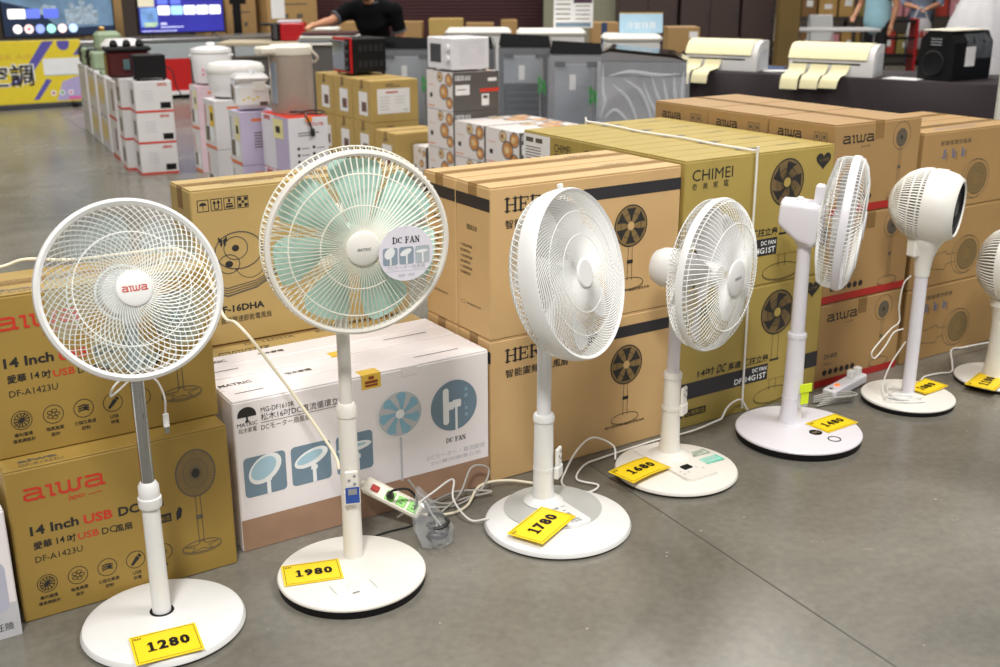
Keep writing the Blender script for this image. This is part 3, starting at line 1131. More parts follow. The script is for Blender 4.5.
MB().lathe([(RB - .012, d0 + .005), (RB - .006, d0 + .008), (RB, d0 + .005), (RB + .001, d0 - .004), (RB, d0 - .011), (RB - .01, d0 - .012), (RB - .012, d0 + .005)], 96).build('guard_ring', WARMW, f, H)
g = MB()
wires(g, dome(RB - .009, .038, d0, d0 + .036, 9), 88, 0, .0017)
circle(g, RB * .45, d0 + .031, .0016)
circle(g, RB * .77, d0 + .0165, .0016)
g.build('front_guard', WIRE2, f, H)
_bd = MB().lathe([(0, d0 + .046), (.034, d0 + .0455), (.04, d0 + .042), (.0415, d0 + .034), (.038, d0 + .03), (0, d0 + .03)], 40).build('badge', PEARL, f, H)
under(txt('MATRIC', f, H @ T(0, 0, d0 + .046), 0, -.004, GREY, wd=.032, align='C', bold=.03, name='badge_text'), _bd)
g = MB()
wires(g, [(RB - .003, d0 - .008), (RB + .004, d0 - .018), (RB + .003, d0 - .04), (RB - .03, d0 - .052), (.13, d0 - .068), (.065, d0 - .078)], 100, 0, .0016)
circle(g, .065, d0 - .078, .004)
circle(g, .13, d0 - .068, .0016)
circle(g, RB + .003, d0 - .04, .0017)
g.build('rear_guard', WIRE2, f, H)
MINT = mat('mint_blade_plastic', '#c4e8de', 0.3, var=0.02, alpha=0.92)
blades(f, H, 7, MINT, .035, .197, .6, .74, .1, .04, d0 - .028, .565)
MB().lathe([(0, d0 - .004), (.03, d0 - .006), (.04, d0 - .016), (.042, d0 - .055), (0, d0 - .055)], 28).build('blade_hub', MINT, f, H)
p = Print()
p.ring(-.031, -.073, .017, .017, .0007, 30)
for q in range(6):
    p.disc(-.085 + .0, -.05 - .008 * q, .002, n=8)
    p.disc(.015, -.075 - .008 * q, .002, n=8)
p.rect(-.05, -.03, -.112, -.106)
p.put('printed_controls', GREY, f, T(0, 0, .031))
# hang tag
hm = Matrix.Translation((1.059, 2.372, 0)) @ H
tg = thing('hang_tag', 'round white hang tag lettered DC FAN on the mint-bladed fan guard', 'tag', (0, 0, 0))
TM = hm @ T(.098, -.018, d0 + .05)
tg.matrix_world = TM
TAGW = mat('tag_card', '#e6e3ee', .45, var=.015)
MB().lathe([(0, -.0006), (.066, -.0006), (.066, .0006), (0, .0006)], 48).build('tag_disc', TAGW, tg)
E4 = Matrix.Identity(4)
serif_word('DC FAN', tg, E4 @ T(0, 0, .0006), -.032, .026, .066, .014, INK, 'printed_text')
for q, a in enumerate((-.056, -.017, .022)):
    p = Print()
    p.poly(rrect(a, a + .035, -.025, .016, .005))
    p.put('printed_square', mat('tag_blue_grey', '#8f9eac', .5) if q < 2 else mat('tag_pale_grey', '#b4bcc2', .5), tg, T(0, 0, .0006))
    p = Print()
    c_, s_ = math.cos(math.radians((50, 25, 4)[q])), math.sin(math.radians((50, 25, 4)[q]))
    p.poly([(a + .016 + c_ * x - s_ * y, .003 + s_ * x + c_ * y) for x, y in arc(0, 0, .015, (.011, .007, .004)[q], 0, 360, 20)])
    p.rect(a + .016, a + .02, -.025, .0)
    p.put('printed_fan_picture', WHITEI, tg, T(0, 0, .0006), LIFT * 1.7)
txt('DCモーター扇風機', tg, T(0, 0, .0006), 0, -.037, PGREY, wd=.09, align='C')
p = Print()
p.rect(-.05, .05, -.041, -.0402)
p.put('printed_rule', PGREY, tg, T(0, 0, .0006))
txt('極靜・典雅', tg, T(0, 0, .0006), 0, -.055, PGREY, wd=.04, align='C')
MB().tube([(0, .06, .001), (.004, .068, .002), (.002, .082, -.004), (-.003, .082, -.004), (-.004, .068, .002), (0, .06, .001)], .0007, 5).build('tag_loop', CLEAR, tg)

# --- fan three: wide white ring, dense spiral guard, grey inlay base
f = thing('pedestal_fan', 'white pedestal fan with wide smooth ring and dense spiral guard, grey inlaid base', 'fan', (1.683, 2.329, 0))
disc_base(f, .21, WHITE, .024, edge=.014)
MB().lathe([(0, .0), (.195, .0), (.198, .004), (0, .004)], 48).build('base_rim', DGREY, f)
MB().lathe([(0, .0305), (.138, .0305), (.142, .030), (.14, .026), (0, .026)], 60, T(.022, .055, 0)).build('base_inlay', mat('silver_grey_plastic', '#b4b5b2', .4, var=.03), f)
PX, PY = .018, .098
pn = MB()
pn.prism(rrect(PX - .035, PX + .042, -.09, PY + .02, .02), .028, .037)
pn.build('control_panel', WHITE, f, T(0, 0, 0))
p = Print()
for a, b_, c_, d_ in ((-.01, .005, .02, .03), (.008, .02, .02, .03), (.03, .045, .025, .028), (.0, .03, -.03, -.012), (-.005, .004, .0, .005), (.02, .03, .0, .005)):
    p.rect(a, b_, c_, d_)
p.put('panel_print', GREY, f, T(0, 0, .037))
txt('HERAN', f, T(0, 0, .037), .0, -.06, GREY, wd=.035, bold=.03)
txt('禾聯碩', f, T(0, 0, .037), .0, -.073, GREY, wd=.035)
MB().lathe([(0, .026), (.055, .028), (.058, .034), (.05, .04), (.034, .05), (.0305, .075), (.0285, .2), (.0275, .3), (0, .3)], 32, T(PX, PY, 0)).build('lower_pole', WHITE, f)
MB().lathe([(0, .285), (.031, .285), (.031, .3), (.0275, .306), (0, .306)], 28, T(PX, PY, 0)).build('height_collar', WHITE, f)
MB().tube([(PX, PY, .3), (PX, PY, .66)], .0205, 24).build('upper_pole', mat('cool_white_tube', '#e4e4e6', .35, var=.012), f)  # upper pole in a slightly cool white
remote(f, T(PX + .036, PY - .022, .115) @ RZ(35), None)
MB().lathe([(.0285, .13), (.0305, .13), (.0305, .142), (.0285, .142)], 28, T(PX, PY, 0)).build('holder_strap', WHITE, f)
H = head_m(PX, PY, .706, 24.5, 13.8)
d0 = .118
RB = .233
MB().lathe([(0, -.075), (.045, -.073), (.062, -.055), (.068, -.02), (.064, .03), (.03, .04), (0, .04)], 36).build('motor_housing', WHITE, f, H)
g = MB()
for q in range(28):
    a = 2 * PI * q / 28
    g.box(.062, .071, -.0018, .0018, -.05, .02, 0, RZ(math.degrees(a)))
g.build('motor_rib', WHITE, f, H, smooth=False)
MB().box(-.024, .024, -.03, .03, -.07, .0, .01).build('neck_joint', WHITE, f, T(PX, PY, .68) @ RZ(24))
MB().lathe([(RB - .012, d0 - .002), (RB - .004, d0 + .003), (RB, d0 - .004), (RB + .001, d0 - .03), (RB - .002, d0 - .052), (RB - .008, d0 - .056), (RB - .012, d0 - .05), (RB - .012, d0 - .002)], 110).build('guard_ring', WHITE, f, H)
g = MB()
wires(g, dome(RB - .011, .036, d0 - .003, d0 + .007, 12, 2.0), 100, -1.35, .0014)
circle(g, RB * .45, d0 + .006, .0012)
circle(g, RB * .72, d0 + .003, .0012)
g.build('front_guard', WIRE, f, H)
MB().lathe([(0, d0 + .013), (.036, d0 + .013), (.04, d0 + .01), (.038, d0 + .002), (0, d0 + .002)], 40).build('badge', WHITE, f, H)
g = MB()
wires(g, [(RB - .006, d0 - .05), (RB - .012, d0 - .08), (RB - .04, d0 - .105), (.15, d0 - .125), (.075, d0 - .135)], 84, .5, .0014)
wires(g, [(RB - .006, d0 - .05), (RB - .012, d0 - .08), (RB - .04, d0 - .104), (.15, d0 - .124), (.075, d0 - .134)], 84, -.5, .0012)
circle(g, .075, d0 - .135, .004)
circle(g, RB - .013, d0 - .08, .0016)
g.build('rear_guard', WIRE, f, H)
blades(f, H, 7, WHITE, .04, .207, .5, .68, .25, .045, d0 - .052, .1)
MB().lathe([(0, d0 - .018), (.035, d0 - .02), (.045, d0 - .03), (.046, d0 - .075), (0, d0 - .075)], 28).build('blade_hub', WHITE, f, H)
MB().box(-.008, .008, RB - .002, RB + .014, d0 - .02, d0 - .008, .002).build('guard_clip', WHITE, f, H)

# --- fan four
f = thing('pedestal_fan', 'white pedestal fan with large oval badge, green stickered base, between two others', 'fan', (2.201, 2.413, 0))
disc_base(f, .193, WARMW, .022, edge=.01, z0=.006)
MB().lathe([(0, .0), (.17, .0), (.175, .006), (0, .006)], 40).build('base_rim', BLACK, f)
PX, PY = .026, .063
pf = MB()
pf.prism(rrect(-.062, .062, -.13, .15, .02), .022, .034)
pf.build('control_panel', WARMW, f, T(.012, .008, 0))
hp = MB()
hp.lathe([(0, .03), (.075, .03), (.06, .038), (.037, .05), (.031, .08), (.0285, .18), (.0265, .31), (0, .31)], 32, T(PX, PY, 0))
hp.build('lower_pole', WARMW, f)
MB().lathe([(0, .295), (.0295, .295), (.0295, .31), (.026, .316), (0, .316)], 28, T(PX, PY, 0)).build('height_collar', WARMW, f)
MB().tube([(PX, PY, .31), (PX, PY, .6)], .0195, 22).build('upper_pole', LILACW, f)
MB().box(-.016, .016, -.012, .012, 0, .004).build('display', BLACK, f, T(.002, -.045, .034) @ RZ(4))
p = Print()
for a, b_ in ((-.035, -.06), (-.015, -.075), (.03, -.06), (.045, -.075), (-.035, -.08)):
    p.disc(a, b_, .0045, n=10)
p.put('panel_print', PGREY, f, T(0, 0, .034))
GRN = mat('green_sticker', '#67c7ad', .4, var=.25, scale=40)
MB().box(-.045, .045, -.02, .02, 0, .0008).build('sticker', GRN, f, T(.115, -.03, .0262) @ RZ(0))
MB().box(-.04, .04, -.017, .017, 0, .0008).build('sticker', mat('holographic_sticker', '#a9b3a4', .3, var=.45, scale=55), f, T(.118, .03, .0258) @ RZ(0))
p = Print()
for q in range(4):
    p.rect(.08, .15, -.042 + q * .008, -.0395 + q * .008)
p.put('sticker_print', WHITEI, f, T(0, 0, .027), .0005)
remote(f, T(PX + .027, PY - .024, .18) @ RZ(25), None, WARMW)
MB().lathe([(.0285, .19), (.031, .19), (.031, .2), (.0285, .2)], 28, T(PX, PY, 0)).build('holder_strap', WARMW, f)
H = head_m(PX, PY, .645, 19.9, .5)
d0 = .134
RB = .23
MB().lathe([(0, -.085), (.03, -.083), (.05, -.072), (.06, -.05), (.062, -.02), (.06, .04), (.03, .05), (0, .05)], 36).build('motor_housing', WHITE, f, H)
MB().box(-.022, .022, -.03, .03, -.07, .0, .01).build('neck_joint', LILACW, f, T(PX, PY, .63) @ RZ(20))
MB().lathe([(RB - .008, d0 + .001), (RB - .003, d0 + .004), (RB, d0 - .002), (RB + .001, d0 - .008), (RB - .001, d0 - .018), (RB - .007, d0 - .019), (RB - .008, d0 + .001)], 96).build('guard_ring', WHITE, f, H)
g = MB()
wires(g, [(RB - .005, d0), (RB - .007, d0 + .012), (RB - .03, d0 + .032), (.16, d0 + .046), (.1, d0 + .055), (.05, d0 + .058)], 90, -.18, .0012)
circle(g, .16, d0 + .046, .0014)
circle(g, RB - .009, d0 + .014, .0014)
g.build('front_guard', WIRE, f, H)
_bd = MB().lathe([(0, d0 + .066), (.045, d0 + .066), (.054, d0 + .062), (.056, d0 + .054), (0, d0 + .052)], 44).build('badge', WHITE, f, H)
under(txt('HERAN', f, H @ T(0, 0, d0 + .066), 0, -.004, GREY, wd=.04, align='C', bold=.03, name='badge_text'), _bd)
g = MB()
wires(g, [(RB - .005, d0 - .024), (RB - .008, d0 - .045), (RB - .035, d0 - .064), (.13, d0 - .08), (.07, d0 - .09)], 96, 0, .0014)
circle(g, RB - .009, d0 - .047, .0014)
circle(g, .13, d0 - .08, .0014)
circle(g, .07, d0 - .09, .004)
g.build('rear_guard', WIRE, f, H)
WBL = mat('translucent_white_blade', '#e6e6e8', .3, var=.01, alpha=.75)
blades(f, H, 5, WBL, .035, .205, .6, .85, .3, .055, d0 - .03, .3)
MB().lathe([(0, d0 + .01), (.028, d0 + .008), (.036, d0 - .002), (.038, d0 - .06), (0, d0 - .06)], 28).build('blade_hub', WHITE, f, H)

# --- fan five: seen from the side, big motor box
f = thing('pedestal_fan', 'white pedestal fan seen edge-on with large motor housing and lime tag on pole', 'fan', (2.738, 2.404, 0))
disc_base(f, .209, LILACW, .032, rim=BLACK)
PX, PY = .026, .062
MB().lathe([(0, .03), (.044, .032), (.036, .05), (.0335, .1), (.0315, .2), (.0295, .345), (0, .345)], 32, T(PX, PY, 0)).build('lower_pole', LILACW, f)
MB().lathe([(0, .335), (.0325, .335), (.0325, .348), (.028, .353), (0, .353)], 28, T(PX, PY, 0)).build('height_collar', LILACW, f)
MB().tube([(PX, PY, .345), (PX, PY, .68)], [.024, .022], 24).build('upper_pole', LILACW, f)
MB().lathe([(0, .032), (.022, .032), (.022, .0336), (0, .0336)], 30, T(.018, -.06, 0) @ Matrix.Diagonal((1, 1, 1, 1))).build('touch_button', BLACK, f)
MB().lathe([(.018, .032), (.022, .032), (.022, .034), (.018, .034), (.018, .032)], 30, T(.027, -.133, 0)).build('touch_button', DGREY, f)
txt('DC', f, T(0, 0, .0338), .005, -.068, mat('bronze_ink', '#a58f75', .4), wd=.026, bold=.02)
mb = MB()
mb.box(-.02, .02, -.004, .004, 0, .06, .002)
mb.build('tag_sleeve', mat('clear_sleeve', '#e8e9ee', .2, alpha=.45), f, T(PX - .002, PY - .05, .1) @ RZ(-8))
LIME = mat('lime_card', '#d8ee2a', .45, var=.03)
MB().box(-.016, .016, -.003, .001, .0, .05, .001).build('remote_wrapper', LIME, f, T(PX - .002, PY - .056, .112) @ RZ(-8))
MB().box(-.026, .024, -.008, -.004, .045, .075, .001).build('lime_tag', LIME, f, T(PX - .004, PY - .056, .112) @ RZ(-8))
MB().lathe([(.0325, .118), (.0345, .118), (.0345, .124), (.0325, .124)], 28, T(PX, PY, 0)).build('holder_strap', LILACW, f)
H = head_m(PX, PY, .742, 36, -4)
d0 = .132
RB = .217
mb = MB()
sec = [(-.085, .04, -.026, .05), (-.08, .046, -.034, .055), (-.02, .052, -.075, .057), (.03, .052, -.09, .055), (.055, .045, -.07, .045)]
v, fc = [], []
for z_, hw, y0_, y1_ in sec:
    v += [(x_, y_, z_) for x_, y_ in rrect(-hw, hw, y0_, y1_, .022, 5)]
m_ = len(v) // len(sec)
for i in range(len(sec) - 1):
    for k in range(m_):
        fc.append((i * m_ + k, i * m_ + (k + 1) % m_, (i + 1) * m_ + (k + 1) % m_, (i + 1) * m_ + k))
fc += [tuple(range(m_ - 1, -1, -1)), tuple((len(sec) - 1) * m_ + k for k in range(m_))]
mb.add(v, fc)
mb.build('motor_housing', LILACW, f, H)
MB().box(-.014, .014, .054, .066, -.04, -.018, .004).build('oscillation_knob', LILACW, f, H)
MB().box(-.02, .02, .05, .115, .015, .045, .006).build('handle', LILACW, f, H)
MB().lathe([(0, .0), (.03, .0), (.034, .02), (.03, .05), (0, .055)], 26, T(PX, PY, .655)).build('neck_joint', LILACW, f)
MB().lathe([(RB - .007, d0 + .004), (RB - .002, d0 + .008), (RB + .001, d0 + .004), (RB + .001, d0 - .014), (RB - .002, d0 - .018), (RB - .007, d0 - .014), (RB - .007, d0 + .004)], 90).build('guard_ring', LILACW, f, H)
g = MB()
wires(g, [(RB - .004, d0 + .004), (RB - .008, d0 + .016), (RB - .03, d0 + .03), (.14, d0 + .042), (.05, d0 + .046)], 100, -.25, .0013)
circle(g, RB - .01, d0 + .018, .0013)
circle(g, .14, d0 + .042, .0013)
g.build('front_guard', WIRE, f, H)
MB().lathe([(0, d0 + .053), (.044, d0 + .051), (.05, d0 + .046), (0, d0 + .042)], 36).build('badge', LILACW, f, H)
g = MB()
wires(g, [(RB - .004, d0 - .014), (RB - .007, d0 - .046), (RB - .018, d0 - .066), (.14, d0 - .08), (.07, d0 - .086)], 100, 0, .0015)
circle(g, RB - .009, d0 - .048, .0014)
circle(g, .14, d0 - .08, .0014)
circle(g, .07, d0 - .086, .004)
g.build('rear_guard', WIRE, f, H)
AQ2 = mat('clear_grey_blade', '#d6dade', .2, var=.02, alpha=.4)
blades(f, H, 5, AQ2, .035, .195, .6, .85, .3, .05, d0 - .02, .3)
MB().lathe([(0, d0 + .012), (.025, d0 + .01), (.034, d0), (.036, d0 - .05), (0, d0 - .05)], 28).build('blade_hub', AQ2, f, H)
p = Print()
p.disc(0, 0, .02)
p.put('red_label', RED, f, H @ T(.12, .02, d0 + .03) @ RX(0))

# --- fan six: globe circulator
f = thing('air_circulator', 'off-white globe-headed air circulator with slotted back on a slim tall pole', 'fan', (3.326, 2.419, 0))
disc_base(f, .165, PEARL, .026, rim=BLACK)
PX, PY = .019, .015
MB().tube([(PX, PY, .025), (PX, PY, .5)], [.0225, .0235], 26).build('pole', LILACW, f)
H = head_m(PX, PY, .726, 25, -3) @ Matrix.Scale(.92, 4)
nk = MB()
nk.lathe([(0, .47), (.0265, .47), (.0285, .5), (.034, .54), (.05, .58), (.064, .604), (.064, .625), (0, .625)], 32, T(PX, PY, 0) @ Matrix.Diagonal((1.0, 1.0, 1, 1)))
nk.build('neck', PEARL, f)
MB().box(-.02, .02, -.02, .02, .545, .615, .006).build('neck_bracket', PEARL, f, T(PX - .045, PY + .01, 0))
MB().lathe([(0.137, -.008), (.1385, .015), (.137, .045), (.128, .083), (.112, .106), (.105, .109), (.1, .104), (.098, .04), (0, .04)], 56).build('drum', PEARL, f, H)
MB().lathe([(0, .042), (.097, .042), (.097, .095), (.1, .103)], 48).build('front_throat', BLACK, f, H)
g = MB()
wires(g, dome(.1, .03, .097, .092, 5), 44, .5, .0013)
circle(g, .06, .095, .0014)
MB_ = g.build('front_guard', DGREY, f, H)
MB().lathe([(0, .1), (.026, .1), (.031, .095), (.031, .085), (0, .085)], 28).build('badge', DGREY, f, H)
MB().lathe([(.133, -.008), (.126, -.05), (.102, -.096), (.06, -.13), (.0, -.142)], 48).build('rear_shell', mat('grey_beige_shell', '#8b8378', .5, var=.05), f, H)
g = MB()
for q in range(76):
    a = 360 * q / 76
    pr_ = [(.138, -.008), (.1345, -.035), (.1255, -.062), (.109, -.09), (.085, -.114), (.058, -.133)]
    g.tube([(r * math.cos(math.radians(a)), r * math.sin(math.radians(a)), z) for r, z in pr_], .0031, 4, cap=False)
for r, z in ((.1365, -.022), (.1285, -.054), (.107, -.092), (.07, -.125)):
    circle(g, r, z, .0035, 56, 5)
g.lathe([(.064, -.128), (.045, -.143), (.02, -.149), (0, -.15)], 32)
g.build('rear_guard', PEARL, f, H)
MB().box(-.02, .02, .128, .139, .0, .05, .004).build('carry_grip', PEARL, f, H)
c = MB()
c.tube(spline([(-.012, .035, .47), (-.035, .045, .44), (-.04, .05, .36), (-.036, .045, .30), (-.09, .035, .285), (-.15, .03, .25), (-.19, .03, .215), (-.17, .03, .19), (-.12, .03, .225), (-.08, .03, .27), (-.03, .03, .275)], 5), .0026, 6)
c.tube(spline([(.0, .035, .22), (-.05, .05, .14), (-.075, .055, .07), (-.09, .04, .04), (-.1, .0, .034), (-.05, -.04, .034), (.0, -.06, .034), (-.08, .02, .036), (-.13, -.01, .036), (-.09, -.06, .034), (-.02, -.09, .033), (-.1, -.03, .042), (-.06, .05, .045), (-.02, .06, .04)], 6), .0026, 6)
c.build('power_cord', CORD, f)

# --- fan seven: second circulator at the right edge
f = thing('air_circulator', 'cream air circulator on a thick pedestal, cut off by the right edge', 'fan', (3.79, 2.365, 0))
disc_base(f, .16, PEARL, .022, rim=BLACK)
MB().lathe([(0, .02), (.062, .022), (.056, .05), (.05, .12), (.05, .24), (.056, .29), (.066, .305), (.066, .33), (.05, .345), (0, .345)], 32).build('pedestal', PEARL, f)
H = head_m(0, 0, .462, 12, 4)
MB().lathe([(0.138, -.02), (.142, .01), (.14, .05), (.13, .085), (.118, .095), (.112, .09), (.108, .03), (0, .03)], 52).build('drum', PEARL, f, H)
MB().lathe([(0, .035), (.107, .035), (.107, .085)], 44).build('front_throat', BLACK, f, H)
g = MB()
wires(g, dome(.112, .03, .085, .092, 6), 56, .8, .0013)
g.build('front_guard', DGREY, f, H)
MB().lathe([(.133, -.018), (.12, -.06), (.085, -.095), (0, -.11)], 44).build('rear_shell', mat('grey_beige_shell', '#8b8378'), f, H)
g = MB()
for q in range(70):
    a = math.radians(360 * q / 70)
    g.tube([(r * math.cos(a), r * math.sin(a), z) for r, z in ((.139, -.018), (.133, -.045), (.118, -.072), (.09, -.1), (.05, -.116))], .0032, 4, cap=False)
g.lathe([(.055, -.112), (.03, -.12), (0, -.122)], 28)
g.build('rear_guard', PEARL, f, H)
MB().box(-.016, .016, .136, .15, -.01, .03, .004).build('carry_grip', PEARL, f, H)


# ---------------------------------------------------------------- price cards
def price(num, label, loc, rz, L=.15, W=.104, bend=0.0, tiltx=0.0, tilty=0.0):
    t = thing('price_card', label, 'price card', loc, 0, 'yellow price cards')
    t.matrix_world = T(*loc) @ RZ(rz) @ RX(tiltx) @ RY(tilty)
    n = 8
    zf = lambda x: bend * (x / L * 2) ** 2
    mb = MB()
    v, fc = [], []
    for side in (0, 1):
        for i in range(n + 1):
            x = -L / 2 + L * i / n
            for y in (-W / 2, W / 2):
                v.append((x, y, zf(x) + (.0008 if side else 0)))
    m_ = 2 * (n + 1)
    for i in range(n):
        a = 2 * i
        fc.append((a, a + 1, a + 3, a + 2))
        fc.append((m_ + a, m_ + a + 2, m_ + a + 3, m_ + a + 1))
        fc.append((a, a + 2, m_ + a + 2, m_ + a))
        fc.append((a + 1, m_ + a + 1, m_ + a + 3, a + 3))
    fc.append((0, m_, m_ + 1, 1))
    fc.append((2 * n, 2 * n + 1, m_ + 2 * n + 1, m_ + 2 * n))
    mb.add(v, fc)
    mb.build('sheet', YEL, t, angle=50)

    def drape(o, lift=.0012):
        for q in o.data.vertices:
            q.co.z = zf(q.co.x) + lift
        return o
    b_ = .006
    p = Print()
    xs = [-L / 2 + b_ + (L - 2 * b_) * i / 8 for i in range(9)]
    for y in (-W / 2 + b_, W / 2 - b_):
        p.line([(x, y) for x in xs], .0012)
    for x in (-L / 2 + b_, L / 2 - b_):
        p.line([(x, -W / 2 + b_), (x, W / 2 - b_)], .0012)
    drape(p.put('printed_border', INK, t, E4))
    wd = L * .66
    cw = wd / 4
    hh = W * .32
    for i, ch in enumerate(num):
        x0 = .004 - wd / 2 + cw * i
        if ch == '1':
            p = Print()
            p.poly([(x0 + cw * .36, -hh / 2), (x0 + cw * .66, -hh / 2), (x0 + cw * .66, hh / 2), (x0 + cw * .36, hh / 2)])
            p.poly([(x0 + cw * .1, hh * .2), (x0 + cw * .36, hh * .28), (x0 + cw * .45, hh / 2), (x0 + cw * .34, hh / 2)])
            p.rect(x0 + cw * .12, x0 + cw * .9, -hh / 2, -hh * .36)
            o = p.put('printed_digit', BLACK, t, E4)
        else:
            o = txt(ch, t, E4, x0 + cw * .06, -hh / 2, BLACK, h=hh, wd=cw * .88, bold=.05, name='printed_digit')
        drape(o, .0014)
    o = txt('KH', t, E4, -L / 2 + .009, W / 2 - .02, INK, h=.009, bold=.01)
    drape(o, .0014)
    return t


price('1280', 'yellow price card reading 1280 on the leftmost fan base', (.553, 2.298, .031), -7, .152, .115, .0, 2)
price('1980', 'yellow price card reading 1980 on the mint-bladed fan base', (.965, 2.412, .0325), -17, .15, .104)
price('1780', 'yellow price card reading 1780 propped across the grey inlaid base', (1.603, 2.292, .0395), 25.5, .192, .114, .0, 0)
price('1680', 'yellow price card reading 1680 with curled ends on stickered base', (2.066, 2.428, .0425), 8, .172, .106, -.005)
price('1480', 'yellow price card reading 1480 on the edge-on fan base', (2.861, 2.368, .0345), 2.7, .155, .1)
price('1080', 'yellow price card reading 1080 behind the slim circulator pole', (3.43, 2.424, .031), 4, .145, .098, .004)
price('1100', 'yellow price card reading 1100 on the circulator base at the right edge', (3.672, 2.335, .031), 17, .165, .11)


# ---------------------------------------------------------------- cords, power strips and small floor things
def cord(name, label, pts, r, m, cat='cable', per=7):
    o = MB().tube(spline(pts, per), r, 7).build(name, m)
    return tag(o, label, cat)


cord('power_cable', 'thick cream cable slung behind the leftmost fan and down to the second pole',
     [(.28, 2.95, .8), (.406, 2.95, .808), (.467, 2.935, .823), (.57, 2.9, .815), (.72, 2.87, .82), (.82, 2.84, .822), (.872, 2.79, .77), (.888, 2.72, .661), (.9, 2.66, .653), (.925, 2.62, .614), (.964, 2.61, .547), (1.011, 2.6, .466), (1.054, 2.55, .375), (1.084, 2.5, .3), (1.083, 2.475, .269)], .0042, CORDC)
cord('power_cable', 'white cord looping from the grey inlaid base along the cartons',
     [(1.51, 2.42, .03), (1.47, 2.46, .02), (1.44, 2.5, .075), (1.48, 2.57, .1), (1.43, 2.6, .06), (1.36, 2.6, .03), (1.31, 2.6, .012)], .003, CORD)
cord('power_cable', 'cream cord lying on the floor between grey inlaid base and power strip',
     [(1.79, 2.55, .01), (1.7, 2.62, .02), (1.6, 2.615, .03), (1.52, 2.56, .008), (1.45, 2.545, .008), (1.38, 2.575, .012), (1.33, 2.6, .02)], .0042, CORDC)
cord('power_cable', 'white cord running from stickered base toward the tan carton',
     [(2.075, 2.56, .02), (2.08, 2.58, .06), (2.03, 2.62, .085), (1.97, 2.62, .06), (1.9, 2.59, .012), (1.84, 2.52, .008), (1.87, 2.44, .008), (1.93, 2.46, .008), (1.9, 2.53, .008), (1.98, 2.6, .008), (2.06, 2.615, .008), (2.3, 2.63, .008), (2.45, 2.62, .01), (2.58, 2.61, .03)], .0032, CORD)
cord('power_cable', 'white cord hanging down the olive gold carton to the floor',
     [(2.58, 2.61, .03), (2.63, 2.63, .06), (2.7, 2.645, .065), (2.735, 2.64, .02)], .0035, CORD)
cord('power_cable', 'white cord on the floor between the two circulators',
     [(3.5, 2.5, .006), (3.58, 2.54, .006), (3.66, 2.53, .008), (3.72, 2.52, .006), (3.76, 2.55, .03), (3.82, 2.6, .055), (3.93, 2.62, .04), (4.1, 2.62, .03), (4.2, 2.62, .01)], .0034, CORD)
cord('power_cable', 'tangled grey cords on the floor beside the leaning power strip',
     [(1.36, 2.62, .11), (1.4, 2.61, .05), (1.47, 2.6, .012), (1.55, 2.6, .012), (1.62, 2.58, .02), (1.52, 2.62, .03), (1.42, 2.615, .012), (1.5, 2.585, .006), (1.6, 2.61, .02), (1.64, 2.63, .07), (1.58, 2.63, .09), (1.52, 2.6, .03), (1.44, 2.57, .006)], .0032, CORDG)

t = thing('power_strip', 'white power strip with green sockets leaning against the white carton', 'power strip', (1.253, 2.585, .105))
t.matrix_world = T(1.29, 2.585, .085) @ RZ(-48) @ RY(22) @ RX(50)
MB().box(-.09, .09, -.024, .024, -.016, .016, .006).build('body', mat('ivory_plastic', '#eee9d8', .4), t)
SG = mat('green_socket', '#86d957', .4)
for k in range(3):
    MB().box(-.02 + .036 * k, .008 + .036 * k, -.014, .014, .016, .0185, .001).build('socket', SG, t)
    q = MB()
    for s in (-.005, .005):
        q.box(-.010 + .036 * k, -.002 + .036 * k, s - .0015, s + .0015, .0185, .0192)
    q.build('socket_slot', mat('dark_green', '#2f6a2a', .5), t, smooth=False)
MB().box(-.066, -.042, -.009, .009, .016, .022, .002).build('rocker_switch', RED, t)
MB().tube([(-.09, 0, 0), (-.1, 0, 0)], .008, 10).build('cord_boot', mat('ivory_plastic', '#eee9d8'), t)
q = thing('power_plug', 'black plug and cord pushed into the green-socket power strip', 'plug', (1.29, 2.57, .12))
pm = t.matrix_world @ T(-.006, 0, .0205)
q.matrix_world = pm
MB().lathe([(0, 0), (.011, 0), (.012, .012), (.008, .028), (.0045, .042), (0, .042)], 14).build('plug_body', CORDB, q)
MB().tube(spline([(0, 0, .04), (.012, .01, .065), (.045, .03, .06), (.075, .02, .02), (.08, -.02, -.02)], 6), .0035, 7).build('cord', CORDB, q)

bag = thing('bagged_cable', 'clear plastic bag with a coiled black cable beside the mint-bladed fan base', 'bag', (1.325, 2.475, 0))
mb = MB()
random.seed(3)
pr_ = [(.004, .16), (.018, .13), (.03, .11), (.042, .075), (.05, .045), (.046, .02), (.03, .006), (0, .003)]
v, fc = [], []
n = 18
for i, (r, z) in enumerate(pr_):
    for k_ in range(n):
        a = 2 * PI * k_ / n
        rr = r * (1 + random.uniform(-.22, .22))
        v.append((rr * math.cos(a) * 1.05 + (.02 - z * .25) * .6, rr * math.sin(a) * .8 - (.16 - z) * .45, z + random.uniform(-.004, .004) if 0 < i < 7 else z))
for i in range(len(pr_) - 1):
    for k_ in range(n):
        fc.append((i * n + k_, i * n + (k_ + 1) % n, (i + 1) * n + (k_ + 1) % n, (i + 1) * n + k_))
mb.add(v, fc)
mb.build('plastic_bag', CLEAR, bag, angle=20)
c = MB()
c.tube(spline([(.018 + .026 * math.cos(a * .7) + .004 * math.sin(a * 3), -.055 + .03 * math.sin(a * .7), .014 + .0032 * a) for a in range(0, 22)], 4), .0052, 7)
c.build('black_coil', CORDB, bag)
c = MB()
c.tube(spline([(.0, -.02, .12), (.01, -.03, .09), (.02, -.045, .06), (.012, -.06, .04), (.025, -.07, .05), (.01, -.04, .085)], 5), .0032, 7)
c.build('grey_coil', CORDG, bag)
